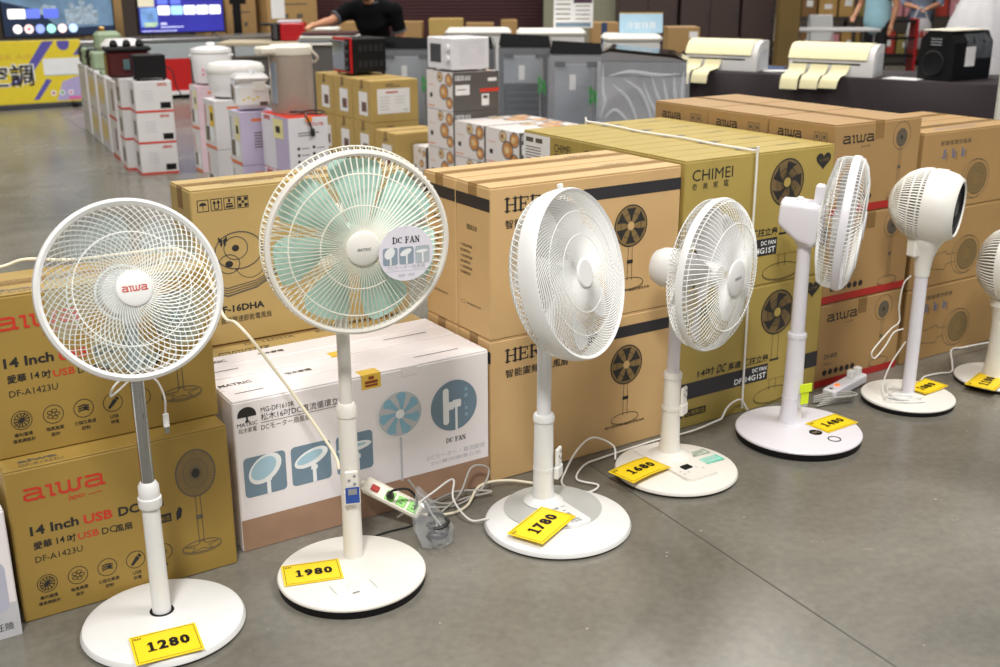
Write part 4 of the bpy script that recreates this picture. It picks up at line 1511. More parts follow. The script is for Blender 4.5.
cord('power_cable', 'thin black cord lying behind the mint-bladed fan base', [(1.18, 2.545, .004), (1.25, 2.55, .004), (1.32, 2.545, .004), (1.345, 2.535, .02)], .0028, CORDB)

t = thing('power_strip', 'grey-white power strip with glowing orange switch before the brown cartons', 'power strip', (3.22, 2.6, 0))
t.matrix_world = T(3.21, 2.612, .024) @ RZ(14)
MB().box(-.13, .13, -.026, .026, -.018, .018, .005).build('body', LILACW, t)
MB().box(-.075, -.055, -.008, .008, .018, .023, .002).build('rocker_switch', mat('orange_switch', '#ff7a35', .4, emit=.8), t)
MB().box(-.118, -.105, -.006, .006, .018, .02, .001).build('rocker_switch', DGREY, t)
for k in range(3):
    MB().box(-.02 + .05 * k, .014 + .05 * k, -.017, .017, .018, .021, .001).build('socket', WHITE, t)
for k in range(2):
    MB().box(.03 + .05 * k, .058 + .05 * k, -.013, .013, .021, .05, .004).build('plug', WHITE, t)
o = MB()
for k in range(4):
    o.tube(spline([(2.99 + .012 * k, 2.55, .008 + .007 * k), (3.07, 2.535 - .006 * k, .012 + .008 * k), (3.15, 2.53 - .008 * k, .012 + .007 * k), (3.155, 2.545, .01 + .007 * k), (3.08, 2.56 + .004 * k, .012 + .007 * k), (3.01, 2.585, .008 + .007 * k)], 6), .0034, 7)
tag(o.build('cable_bundle', CORDG), 'folded bundle of grey cable beside the edge-on fan base', 'cable')
v = []
n = 10
for i in range(n + 1):
    a = -1.1 + 1.5 * i / n
    for rr in (.1, .15):
        v.append((3.2 + rr * math.cos(a), 2.56 + rr * math.sin(a) * .9, .0035 + .01 * abs(math.sin(2 * a))))
m_ = len(v)
v += [(a, b_, c_ + .0008) for a, b_, c_ in v]
fc = []
for i in range(n):
    a = 2 * i
    fc += [(a, a + 1, a + 3, a + 2), (m_ + a, m_ + a + 2, m_ + a + 3, m_ + a + 1), (a, a + 2, m_ + a + 2, m_ + a), (a + 1, m_ + a + 1, m_ + a + 3, a + 3)]
tag(MB().add(v, fc, T(-.01, -.06, 0)).build('warning_tag', mat('orange_red_paper', '#ef5a3e', .5)), 'curled orange-red paper tag on the floor by the power strip', 'tag')
pk = thing('cable_bag', 'clear pouch of white leaflet and cord on the slim circulator base', 'bag', (3.27, 2.41, .0275))
MB().box(-.05, .05, -.04, .04, 0, .008, .003).build('pouch', CLEAR, pk, RZ(25))
MB().box(-.035, .035, -.028, .028, .002, .005, .001).build('leaflet', PAPER, pk, RZ(25))


# ---------------------------------------------------------------- the hall behind
HA = math.radians(32.618)


def hall(u, w_):
    """hall axes are turned 32.6 degrees from the fan row: u across, w towards the back wall"""
    return (u * math.cos(HA) + w_ * math.sin(HA), -u * math.sin(HA) + w_ * math.cos(HA))


HR = -32.618


def hthing(name, label, cat, u, w_, z=0.0, rot=0.0, group=None):
    x, y = hall(u, w_)
    return thing(name, label, cat, (x, y, z), HR + rot, group)


def hstruct(name, m, mb, u, w_, rot=0.0, smooth=False):
    x, y = hall(u, w_)
    o = mb.build(name, m, None, T(x, y, 0) @ RZ(HR + rot), smooth=smooth)
    return tag(o, kind='structure')


WALLM = mat('dull_wall_paint', '#5b5148', .8, var=.05, scale=1)
hstruct('wall_back', WALLM, MB().box(-16, 18, 0, .2, 0, 6.5), 0, 21.5)
hstruct('wall_left', WALLM, MB().box(-.2, 0, -26, 0, 0, 6.5), -14, 21.5)
hstruct('wall_right', WALLM, MB().box(0, .2, -20, 0, 0, 6.5), 16, 21.5)
# roll-up shutter
sh = MB()
prof = []
for i in range(60):
    z = .1 * i / 2
    prof += [(0, z), (-.018, z + .012), (-.018, z + .034), (0, z + .046)]
v = [(x, y, z) for y, z in prof for x in (-2.62, 2.62)]
fc = [(2 * i, 2 * i + 1, 2 * i + 3, 2 * i + 2) for i in range(len(prof) - 1)]
sh.add(v, fc)
o = hstruct('door_1', mat('maroon_shutter', '#48272a', .45, var=.06), sh, -1.97, 17.6, smooth=True)
MB().box(-2.74, -2.62, -.06, .08, 0, 3.2).build('shutter_rail', mat('dark_rail', '#2b2022', .5), o, smooth=False)
MB().box(2.62, 2.74, -.06, .08, 0, 3.2).build('shutter_rail', mat('dark_rail', '#2b2022', .5), o, smooth=False)
GW = mat('grey_green_wall', '#8f8d78', .7, var=.04, scale=1)
gw = hstruct('wall_partition', GW, MB().box(-.62, .62, 0, .15, 0, 3.5), 1.25, 16.2)
MB().box(-.2, -.185, -.006, 0, 0, 3.5).build('wall_seam', mat('seam_dark', '#6a6858', .7), gw, smooth=False)
hstruct('column', mat('olive_column', '#6d5629', .65, var=.06, scale=2), MB().box(-.13, .13, -.13, .13, 0, 5, .01), 3.68, 14.75)
LOCK = mat('dark_brown_steel', '#43322f', .5, var=.04, scale=2)
for k, u in enumerate((2.02, 2.86, 3.5)):
    wd = (.8, .8, .42)[k]
    t = hthing('steel_cabinet', ['dark brown steel cabinet, left one of the far row behind air conditioners', 'dark brown steel cabinet, middle of the far row behind air conditioners', 'narrow dark brown steel cabinet next to the olive column'][k], 'cabinet', u, 15.9, 0, 0, 'steel cabinets along the back')
    MB().box(-wd / 2, wd / 2, -.2, .22, 0, 1.95, .006).build('body', LOCK, t)
    for s in ((-1, 1) if k < 2 else (0,)):
        w2 = wd / 2 if s else wd
        c_ = s * wd / 4
        dr = MB().box(c_ - w2 / 2 + .006, c_ + w2 / 2 - .006, -.215, -.2, .06, 1.9, .004).build('door', LOCK, t)
        MB().box(c_ - .05, c_ + .05, -.219, -.215, 1.28, 1.31).build('label_holder', mat('pale_label', '#9b8f89', .5), dr, smooth=False)
        MB().box(c_ + w2 / 2 - .05, c_ + w2 / 2 - .03, -.232, -.215, .9, 1.02, .003).build('handle', DGREY, dr)


# --- generic appliance cartons of the middle ground
PINK = mat('pink_card', '#d7bcc6', .5, var=.03)
LAV = mat('lavender_card', '#bdb3cf', .5, var=.03)
ORB = mat('orange_band', '#dd7a4e', .5, var=.03)
REDC = mat('bright_red_card', '#d33a25', .5, var=.04)
WCARD = mat('white_card', '#dcd9d9', .45, var=.02)
SCR = mat('dull_photo_ink', '#6f675a', .5, var=.3, scale=25)
YPRICE = mat('pale_yellow_note', '#e9dfa0', .5, var=.02)
YNOTE = mat('yellow_note', '#eac53c', .5, var=.02)


def front_faces(w_, d):
    return frame((-w_ / 2, -d / 2, 0), (1, 0, 0), (0, 0, 1), (0, -1, 0)), frame((-w_ / 2, d / 2, 0), (0, -1, 0), (0, 0, 1), (-1, 0, 0))


def rect_print(root, F, name, m, *rects, lift=LIFT):
    if len(rects) <= 4:
        for r_ in rects:
            o_ = Print().rect(*r_).put(name, m, root, F, lift)
        return o_
    p = Print()
    for a, b_, c_, d_ in rects:
        p.rect(a, b_, c_, d_)
    return p.put(name, m, root, F, lift)


def toaster_box(label, x, y, z, w_, d, h, rot):
    t = thing('appliance_carton', label, 'box', (x, y, z), rot, 'white cartons of the far left stack')
    MB().box(-w_ / 2, w_ / 2, -d / 2, d / 2, 0, h, .003).build('body', WCARD, t)
    F, L = front_faces(w_, d)
    rect_print(t, F, 'printed_band', REDC, (0, w_, .001, h * .07))
    rect_print(t, L, 'printed_band', REDC, (0, d, .001, h * .07))
    rect_print(t, F, 'printed_picture', BLACK, (w_ * .66, w_ * .94, h * .12, h * .32))
    rect_print(t, L, 'printed_picture', SCR, (d * .3, d * .72, h * .25, h * .72))
    txt('aiwa', t, F, w_ * .62, h * .84, RED, wd=w_ * .25, bold=.03)
    for k in range(4):
        txt('紅外線烤箱', t, F, w_ * .22, h * (.66 - .1 * k), PGREY, h=h * .06)
    return t


A0 = Vector((2.28, 8.9, 0))
AU = Vector((math.cos(math.radians(6.3)), -math.sin(math.radians(6.3)), 0))
AV = Vector((math.sin(math.radians(6.3)), math.cos(math.radians(6.3)), 0))


def stackA(u, v_):
    p_ = A0 + AU * u + AV * v_
    return p_.x, p_.y


for col_ in range(2):
    for k in range(3):
        x, y = stackA(.215 - .06 * col_, .13 + .3 * col_)
        toaster_box('white toaster carton with red base band, ' + ['bottom', 'middle', 'top'][k] + ' of the ' + ['nearest', 'second'][col_] + ' far-left stack', x, y, .241 * k, .285, .25, .239, -6.3)
for col_ in range(4):
    for k in range(2):
        v0 = (.92, 1.5, 2.15, 2.85)[col_]
        x, y = stackA(.18, v0 + .1)
        t = thing('appliance_carton', 'white tall carton with ' + ['red edge', 'pale yellow print', 'yellow print', 'grey print'][col_] + ', ' + ['lower', 'upper'][k] + ' one, stack number ' + ['three', 'four', 'five', 'six'][col_] + ' along the far-left row', 'box', (x, y, .331 * k), -6.3, 'white cartons of the far left stack')
        dd = (.42, .52, .55, .55)[col_]
        MB().box(-.15, .15, -dd / 2, dd / 2, 0, .329, .003).build('body', WCARD, t)
        F, L = front_faces(.3, dd)
        if col_ == 0:
            rect_print(t, L, 'printed_band', REDC, (0, dd, .001, .025))
            rect_print(t, L, 'printed_picture', mat('dark_red_ink', '#6d2a26', .5), (dd * .62, dd * .8, .08, .26))
        else:
            p = Print()
            for q in range(2):
                p.disc(dd * (.3 + .36 * q), .17, .06, .1)
            p.put('printed_picture', YNOTE if col_ != 3 else PGREY, t, L)
            rect_print(t, L, 'printed_text', INKS, (dd * .2, dd * .32, .29, .31), (dd * .6, dd * .7, .29, .31))

# things on top of the far-left stack
x, y = stackA(.215, .13)
t = thing('toaster_oven', 'black toaster oven on top of the nearest far-left white stack', 'oven', (x, y, .725), -6.3)
MB().box(-.115, .12, -.1, .1, .015, .19, .004).build('body', BLACK, t)
MB().box(-.123, -.115, -.09, .09, .03, .18, .002).build('glass_door', mat('dark_glass', '#2a2e38', .1), t)
for s in (-1, 1):
    for a in (-.095, .1):
        MB().lathe([(0, 0), (.012, 0), (.012, .015), (0, .015)], 10, T(a, s * .08, 0)).build('foot', BLACK, t)
MB().tube(spline([(.12, .0, .1), (.18, .0, .06), (.2, .0, -.05), (.23, -.01, -.12), (.25, -.02, -.16)], 5), .005, 6).build('cord', CORDB, t)
x, y = stackA(.12, .5)
t = thing('multi_cooker', 'dark red multi cooker with black lid knobs on the second far-left stack', 'cooker', (x, y, .725), -6.3)
MB().box(-.17, .17, -.1, .1, 0, .2, .02).build('body', mat('dark_maroon_enamel', '#4b1a1c', .3), t)
MB().box(-.18, .18, -.11, .11, .2, .235, .015).build('lid', BLACK, t)
for a in (-.1, 0, .1):
    MB().lathe([(0, .235), (.03, .235), (.034, .255), (.02, .285), (0, .29)], 14, T(a, -.03, 0)).build('lid_knob', BLACK, t)
MB().box(-.05, .02, -.108, -.1, .06, .14, .003).build('display', mat('teal_panel', '#50696b', .4), t)
x, y = stackA(.16, 1.0)
t = thing('hot_plate', 'white and pink appliance with rounded lid on the far-left stacks', 'appliance', (x, y, .662), -6.3)
MB().box(-.1, .1, -.14, .14, 0, .2, .012).build('body', PINK, t)
MB().box(-.16, .16, -.17, .17, .2, .33, .05).build('lid', mat('soft_white', '#e8e4e2', .4), t)
x, y = stackA(.14, 1.62)
t = thing('coffee_maker', 'sage green coffee maker on the far-left stacks', 'coffee maker', (x, y, .662), -6.3)
SAGE = mat('sage_green_plastic', '#93a587', .45, var=.03)
MB().box(-.1, .1, -.08, .08, 0, .03, .006).build('drip_base', SAGE, t)
MB().box(.0, .1, -.08, .08, .03, .24, .01).build('tower', SAGE, t)
MB().box(-.12, .1, -.09, .09, .2, .37, .03).build('brew_head', SAGE, t)
MB().lathe([(0, .37), (.03, .37), (.03, .4), (.015, .41), (0, .41)], 14, T(-.05, 0, 0)).build('knob', mat('brass_knob', '#b08a4a', .3, .8), t)
for k, (v0, m_) in enumerate(((2.2, SAGE), (2.5, BLACK), (2.85, SAGE), (3.05, BLACK))):
    x, y = stackA(.12, v0)
    t = thing('toaster', ['sage green toaster, nearer one on the far-left stacks', 'black toaster, nearer one on the far-left stacks', 'sage green toaster at the far end of the row', 'black toaster at the far end of the row'][k], 'toaster', (x, y, .662), -6.3, 'toasters on the far left stacks')
    MB().box(-.08, .08, -.09, .09, 0, .17, .02).build('body', m_, t)
    MB().box(-.05, .05, -.07, .07, .17, .175, .002).build('slot_plate', DGREY, t)
    MB().box(-.095, -.08, -.015, .015, .09, .12, .003).build('lever', DGREY, t)


# --- rice cookers on their cartons
def cooker_stack(k, x, y, w_, d, side, front, names):
    for q in range(2):
        t = thing('appliance_carton', names[q], 'box', (x + w_ / 2, y + d / 2, .34 * q), -2, 'rice cooker cartons')
        MB().box(-w_ / 2, w_ / 2, -d / 2, d / 2, 0, .338, .003).build('body', front, t)
        F, L = front_faces(w_, d)
        rect_print(t, L, 'printed_side', side, (.001, d - .001, .001, .337), lift=LIFT * .5)
        rect_print(t, L, 'printed_band', ORB, (0, d, .001, .022))
        rect_print(t, L, 'printed_picture', SCR, (d * .1, d * .45, .05, .15))
        p = Print()
        p.disc(d * .62, .1, d * .2, .055)
        p.put('printed_picture', WHITEI, t, L)
        rect_print(t, L, 'printed_text', RED if k != 2 else BLUEG, (d * .12, d * .2, .16, .3))
        rect_print(t, F, 'printed_text', INKS, *[(w_ * .35, w_ * (.75 - .05 * (i % 3)), .2 - .018 * i, .207 - .018 * i) for i in range(6)])
        rect_print(t, F, 'printed_logo', ORB, (w_ * .3, w_ * .62, .275, .295))
        p = Print()
        p.disc(w_ * .85, .285, .018)
        p.put('printed_mark', BLUEG, t, F)
        if q == 1:
            rect_print(t, L, 'price_note', YPRICE if k != 1 else YNOTE, (d * .55, d * .9, .16, .3), lift=LIFT * 2)
            rect_print(t, L, 'note_print', INK, (d * .63, d * .82, .2, .25), lift=LIFT * 3)


cooker_stack(0, 2.79, 8.72, .28, .2, WCARD, PINK, ('white and pink cooker carton on the floor, leftmost of three', 'white and pink cooker carton under the tall white cooker'))
cooker_stack(1, 2.545, 7.6, .3, .26, WCARD, WCARD, ('white cooker carton with red band near the middle cooker, lower', 'white cooker carton with yellow note under the oval cooker'))
cooker_stack(2, 2.455, 6.86, .25, .22, WCARD, LAV, ('lavender cooker carton, lower one', 'lavender cooker carton under the small flowered cooker'))
GW2 = mat('glossy_white_enamel', '#ebe9e9', .2, var=.01)
t = thing('rice_cooker', 'tall white rice cooker with pink flower, back left of the three', 'rice cooker', (2.965, 8.84, .682))
MB().lathe([(0, .012), (.14, .012), (.148, .03), (.156, .22), (.152, .235), (0, .235)], 36).build('body', GW2, t)
MB().lathe([(.152, .23), (.16, .245), (.155, .27), (.1, .288), (0, .292)], 36).build('lid', GW2, t)
MB().lathe([(0, .288), (.03, .288), (.038, .305), (.026, .318), (0, .32)], 16).build('lid_knob', GW2, t)
for s in (-1, 1):
    MB().box(s * .15 - .02, s * .15 + .02, -.03, .03, .21, .23, .006).build('handle', GW2, t, RZ(-30))
FLW = mat('pink_flower_decal', '#e0688f', .4)
p = MB()
for k in range(5):
    a = 2 * PI * k / 5
    p.flat([(.012 * math.cos(a) + x, .012 * math.sin(a) + y) for x, y in ((0, 0), (.022 * math.cos(a - .4), .022 * math.sin(a - .4)), (.034 * math.cos(a), .034 * math.sin(a)), (.022 * math.cos(a + .4), .022 * math.sin(a + .4)))], .0005 * (k % 2))
p.build('flower_decal', FLW, t, RZ(-25) @ frame((-.03, -.1545, .1), (1, 0, 0), (0, 0, 1), (0, -1, 0)))
t = thing('rice_cooker', 'white oval rice cooker with smooth domed lid, middle of the three', 'rice cooker', (2.755, 7.73, .682), -20)
S = Matrix.Diagonal((1.25, .92, 1, 1))
MB().lathe([(0, .012), (.125, .012), (.14, .03), (.152, .1), (.156, .165), (0, .165)], 40, S).build('body', GW2, t)
MB().lathe([(.156, .165), (.162, .18), (.16, .21), (.145, .235), (.1, .247), (0, .25)], 40, S).build('lid', mat('satin_white', '#e9e6e2', .3, var=.01), t)
MB().lathe([(.12, 0), (.125, .012), (0, .012)], 30, S).build('foot_ring', DGREY, t)
MB().box(-.03, .03, -.155, -.14, .1, .16, .004).build('control_panel', PGREY, t)
t = thing('rice_cooker', 'small white rice cooker with yellow flowers and steel handle, nearest', 'rice cooker', (2.575, 6.97, .682), -12)
MB().box(-.105, .105, -.1, .1, .008, .175, .03).build('body', GW2, t)
MB().box(-.11, .11, -.105, .105, .175, .222, .03).build('lid', GW2, t)
mb = MB()
random.seed(5)
for k in range(6):
    mb.lathe([(0, .0), (.03, .004), (.018, .02), (0, .03)], 8, T(random.uniform(-.05, .05), random.uniform(-.06, .03), .22) @ RX(random.uniform(-30, 30)))
mb.build('bag_knot', CLEAR, t)
MB().box(-.122, -.108, -.02, .02, .06, .16, .004).build('steel_latch', CHROME, t)
p = Print()
for k in range(4):
    p.disc(-.06 + .03 * k, .07 + .012 * (k % 2), .012, .006)
p.put('flower_decal', mat('yellow_flower_decal', '#e5cf4d', .4), t, frame((0, -.1002, 0), (1, 0, 0), (0, 0, 1), (0, -1, 0)))
MB().box(.0, .08, -.108, -.1, .12, .18, .006).build('control_panel', PEARL, t)
MB().box(.04, .09, -.102, -.1, .03, .055, 0).build('rating_plate', INKS, t)
# white and red carton with the hot-water dispenser
kx0, kx1, ky0, ky1 = 2.585, 2.845, 6.4, 6.84
for q in range(2):
    t = thing('appliance_carton', ['white dispenser carton on the floor under another with a black cord on top', 'white dispenser carton with red logo and red top, black cord lying on it'][q], 'box', ((kx0 + kx1) / 2, (ky0 + ky1) / 2, .34 * q), 0, 'dispenser cartons')
    MB().box(-.13, .13, -.22, .22, 0, .336, .003).build('body', mat('cool_white_card', '#dcdae0', .45, var=.02), t)
    MB().box(-.129, .129, -.219, .219, .336, .339, .001).build('top_flap', REDC, t)
    F, L = front_faces(.26, .44)
    aiwa(t, F, .13, .285, .1, .018, RED)
    rect_print(t, F, 'printed_text', INKS, (.06, .2, .24, .246), (.06, .14, .225, .231))
    p = Print()
    for i in range(3):
        p.disc(.06, .15 - .04 * i, .01, n=10)
        p.disc(.16, .155 - .04 * i, .01, n=10)
    p.put('printed_bullets', INK, t, F)
    rect_print(t, F, 'printed_text', INKS, *[(.08 + .1 * (i % 2), .13 + .1 * (i % 2), .147 - .04 * (i // 2), .152 - .04 * (i // 2)) for i in range(6)])
    rect_print(t, L, 'printed_side', LAV, (.22, .438, .001, .335), lift=LIFT * .6)
    rect_print(t, L, 'price_note', YPRICE, (.2, .36, .2, .32), lift=LIFT * 2)
    rect_print(t, L, 'note_print', INK, (.24, .31, .235, .275), lift=LIFT * 3)
    txt('aiwa', t, L, .05, .3, RED, wd=.1, bold=.03)
t = thing('water_dispenser', 'tall beige electric hot-water dispenser with cream lid and carrying handle', 'dispenser', (2.74, 6.68, .68), -8)
BEI = mat('metallic_beige_enamel', '#b3a599', .3, .25, var=.02)
CRM = mat('cream_lid_plastic', '#e3dccd', .35, var=.01)
S = Matrix.Diagonal((1, 1.1, 1, 1))
MB().lathe([(0, 0), (.128, 0), (.133, .012), (.133, .355), (0, .355)], 36, S).build('body', BEI, t)
MB().lathe([(0, .355), (.137, .355), (.14, .37), (.137, .4), (.12, .412), (0, .416)], 36, S).build('lid', CRM, t)
MB().box(-.22, -.06, -.06, .06, .358, .408, .014).build('spout_head', CRM, t, RZ(15))
MB().box(-.141, -.13, -.022, .022, .06, .31, .003).build('water_gauge', mat('gauge_glass', '#8f98a5', .2), t, RZ(25))
mb = MB()
mb.tube(spline([(.1, -.1, .385), (.15, -.07, .34), (.165, .0, .31), (.155, .06, .30), (.12, .12, .34)], 5), .009, 8)
mb.build('carry_handle', CRM, t)
t = cord('appliance_cord', 'black appliance lead with plug coiled on the dispenser carton', [(2.72, 6.47, .70), (2.66, 6.44, .71), (2.64, 6.49, .705), (2.72, 6.51, .70), (2.8, 6.49, .705), (2.84, 6.44, .70), (2.8, 6.42, .69), (2.73, 6.44, .695), (2.7, 6.39, .685), (2.715, 6.385, .65), (2.73, 6.38, .61)], .006, CORDB)  # appliance cord lying loose on the carton, plug and tag attached
MB().box(-.012, .012, -.012, .012, -.05, 0, .005).build('plug', CORDB, t, T(2.733, 6.378, .612))
MB().box(-.02, .02, -.002, .002, -.03, .0, .001).build('warning_tag', mat('orange_paper', '#f08a2e', .5), t, T(2.715, 6.384, .68))

# --- oven cartons with the black and red oven
KOV = card('straw_cardboard', '#b89b5c')


def oven_carton(label, x0, y0, z0, big):
    root, F, L, R, TP = carton('oven_carton', label, x0, x0 + .43, y0, y0 + .36, z0, .338, KOV, group='straw coloured oven cartons')
    rect_print(root, L, 'printed_label', PAPER, (.12, .28, .05, .24))
    rect_print(root, L, 'label_picture', mat('oven_photo_ink', '#6d4a44', .5, var=.3, scale=30), (.17, .26, .08, .16), lift=LIFT * 2)
    rect_print(root, L, 'printed_text', INKS, (.14, .22, .27, .28), (.14, .18, .255, .262))
    if big:
        rect_print(root, F, 'printed_label', PAPER, (.05, .35, .07, .27))
        rect_print(root, F, 'label_print', PGREY, *[(.07, .16, .2 - .025 * i, .207 - .025 * i) for i in range(5)], *[(.22, .3, .2 - .025 * i, .207 - .025 * i) for i in range(3)], (.29, .33, .085, .1), lift=LIFT * 2)
        rect_print(root, F, 'label_heading', RED, (.13, .24, .235, .247), lift=LIFT * 2)
        rect_print(root, F, 'printed_text', INKS, (.13, .26, .285, .292), (.13, .2, .298, .308))
    return root


for c_ in range(3):
    for q in range(2):
        oven_carton([['straw oven carton at floor level under the one with the big white label', 'straw oven carton with a big white label on its front, under the oven'], ['straw oven carton at floor level, second column back', 'straw oven carton partly carrying the black oven, second column back'], ['straw oven carton at floor level, third column back', 'straw oven carton on top of the third column back']][c_][q], 4.1, 8.33 + .375 * c_, .34 * q, c_ == 0)
oven_carton('single straw oven carton standing low in front of the labelled one', 3.965, 7.66, 0, False)
t = thing('toaster_oven', 'black convection oven with red front frame and glass door on straw cartons', 'oven', (4.33, 9.0, .684), 0)
OVX = .36
MB().box(-.15, .17, -.17, .17, .02, .305, .008).build('body', BLACK, t)
MB().box(-.172, -.15, -.175, .175, .018, .31, .004).build('front_frame', mat('red_lacquer', '#b3171d', .25), t)
MB().box(-.18, -.172, -.07, .165, .04, .285, .003).build('glass_door', mat('oven_glass', '#8b93a0', .1, .3), t)
MB().tube([(-.2, -.06, .27), (-.2, .155, .27)], .007, 8).build('door_handle', CHROME, t)
MB().box(-.176, -.17, -.165, -.08, .03, .3, .002).build('control_strip', BLACK, t)
for k in range(4):
    MB().lathe([(0, 0), (.022, 0), (.02, .02), (0, .02)], 16, T(-.176, -.122, .06 + .066 * k) @ RY(-90)).build('control_knob', DGREY, t)
for r_ in range(2):
    g = MB()
    for c_ in range(5):
        for i in range(4):
            g.box(-.09 + .05 * c_, -.06 + .05 * c_, -.1712, -.17, .07 + .13 * r_ + .014 * i, .075 + .13 * r_ + .014 * i)
    g.build('vent_bank', DGREY, t, smooth=False)
for a in (-.13, .15):
    for b_ in (-.15, .15):
        MB().lathe([(0, 0), (.015, 0), (.015, .022), (0, .022)], 10, T(a, b_, 0)).build('foot', BLACK, t)


# --- food-print microwave cartons with the microwave
FOODW = mat('warm_white_print', '#e1dad6', .45, var=.02)
BOWL = mat('grey_bowl_ink', '#77706c', .5, var=.1)
SOUP = mat('orange_soup_ink', '#c98a4c', .5, var=.25, scale=30)
CREAM = mat('cream_soup_ink', '#d9bd8c', .5, var=.2, scale=30)
BRN = mat('brown_photo_ink', '#8b5a40', .5, var=.3, scale=20)


def food_carton(label, x0, y0, z0, w_, d, h, rot=0):
    t = thing('microwave_carton', label, 'box', (x0 + w_ / 2, y0 + d / 2, z0), rot, 'food-print microwave cartons')
    MB().box(-w_ / 2, w_ / 2, -d / 2, d / 2, 0, h, .003).build('body', mat('dark_taupe_print', '#5a5552', .5, var=.04), t)
    F, L = front_faces(w_, d)
    TP = frame((-w_ / 2, -d / 2, h), (1, 0, 0), (0, 1, 0), (0, 0, 1))
    rect_print(t, L, 'printed_side', FOODW, (.001, d - .001, .001, h - .001), lift=LIFT * .6)
    rect_print(t, TP, 'printed_top', FOODW, (.001, w_ - .001, .001, d - .001), lift=LIFT * .6)
    for FF, W_, H_ in ((L, d, h), (TP, w_, d)):
        for (cx, cy, r) in ((.66, .48, .17), (.52, .86, .11), (.88, .8, .14), (.9, .22, .13)):
            r_ = r * W_
            cxx, cyy = min(cx * W_, W_ - r_ - .002), max(min(cy * H_, H_ - r_ * .9 - .002), r_ * .9 + .002)
            Print().disc(cxx, cyy, r_, r_ * .9, 20).put('printed_bowl', BOWL, t, FF, LIFT)
            Print().disc(cxx, cyy, r_ * .8, r_ * .72, 18).put('printed_soup', SOUP if cx != .52 else CREAM, t, FF, LIFT * 1.6)
            Print().disc(cxx - r_ * .15, cyy, r_ * .4, r_ * .35, 12).put('printed_garnish', CREAM if cx != .52 else BRN, t, FF, LIFT * 2.2)
    rect_print(t, L, 'printed_text', INK, (d * .12, d * .22, h * .3, h * .42))
    rect_print(t, L, 'printed_heading', ORB, (d * .03, d * .3, h * .07, h * .1), (d * .08, d * .3, h * .62, h * .635))
    serif_word('CHAR'.replace('C', 'H').replace('HHAR', 'HERAN'), t, F, .02, h * .8, .13, .03, PAPER)
    rect_print(t, F, 'printed_label', PAPER, (.02, .14, h * .42, h * .68), (w_ * .62, w_ * .78, h * .12, h * .42), (w_ * .76, w_ * .95, h * .74, h * .83), lift=LIFT)
    rect_print(t, F, 'printed_band', REDC, (w_ * .58, w_, h * .47, h * .56), lift=LIFT)
    rect_print(t, F, 'label_print', INKS, (.03, .11, h * .55, h * .57), (w_ * .65, w_ * .75, h * .3, h * .38), lift=LIFT * 2)
    return t


for q in range(3):
    food_carton(['food-print carton at the bottom of the stack below the microwave', 'food-print carton in the middle of the stack below the microwave', 'dark-fronted food-print carton directly under the white microwave'][q], 4.1, 7.02, .278 * q, .39, .38, .276)
for q in range(2):
    food_carton(['food-print carton on the floor right of the microwave stack', 'food-print carton, upper one right of the microwave stack'][q], 4.1, 6.6, .252 * q, .6, .4, .25)
    food_carton(['food-print carton on the floor nearest the olive cartons', 'food-print carton, upper one nearest the olive cartons'][q], 4.1, 6.16, .252 * q, .6, .42, .25)
food_carton('single low food-print carton left of the microwave stack', 4.1, 7.44, 0, .35, .2, .25)
t = thing('microwave_oven', 'white microwave oven with dark window and two knobs on food-print cartons', 'microwave', (4.26, 7.2, .836), 0)
MW = mat('microwave_white', '#e2e0e4', .35, var=.01)
MB().box(-.155, .155, -.17, .17, .012, .235, .006).build('body', MW, t)
MB().box(-.165, -.155, -.06, .168, .016, .232, .003).build('door', MW, t)
MB().box(-.168, -.165, -.03, .125, .06, .19, .001).build('window', mat('dark_window', '#30383b', .15), t)
for k in range(2):
    MB().lathe([(0, 0), (.024, 0), (.022, .02), (0, .02)], 18, T(-.155, -.115, .09 + .075 * k) @ RY(-90)).build('control_knob', MW, t)
p = Print()
p.poly(rrect(.06, .27, .03, .2, .012))
p.put('side_emboss', mat('microwave_white2', '#d9d7dc', .4), t, frame((-.155, -.17, .012), (1, 0, 0), (0, 0, 1), (0, -1, 0)))
for a in (-.13, .13):
    for b_ in (-.14, .14):
        MB().lathe([(0, 0), (.014, 0), (.014, .013), (0, .013)], 10, T(a, b_, 0)).build('foot', DGREY, t)


# --- washing machines
SIL = mat('silver_steel', '#8b8a8f', .35, .35, var=.03, scale=2)
GST = mat('graphite_steel', '#454447', .4, .3, var=.04, scale=2)
BLK2 = mat('gloss_black_lid', '#141417', .12, var=.03)
PLAS = mat('clear_backpanel', '#9aa0a8', .25, .1, var=.04)
WRAP = mat('crinkled_film', '#cfd6e0', .1, var=.02, alpha=.13, spec=1.0, bump=.6, scale=6, stretch=(1, 1, .25))
GRN2 = mat('green_cable_tie', '#2fae3f', .4)


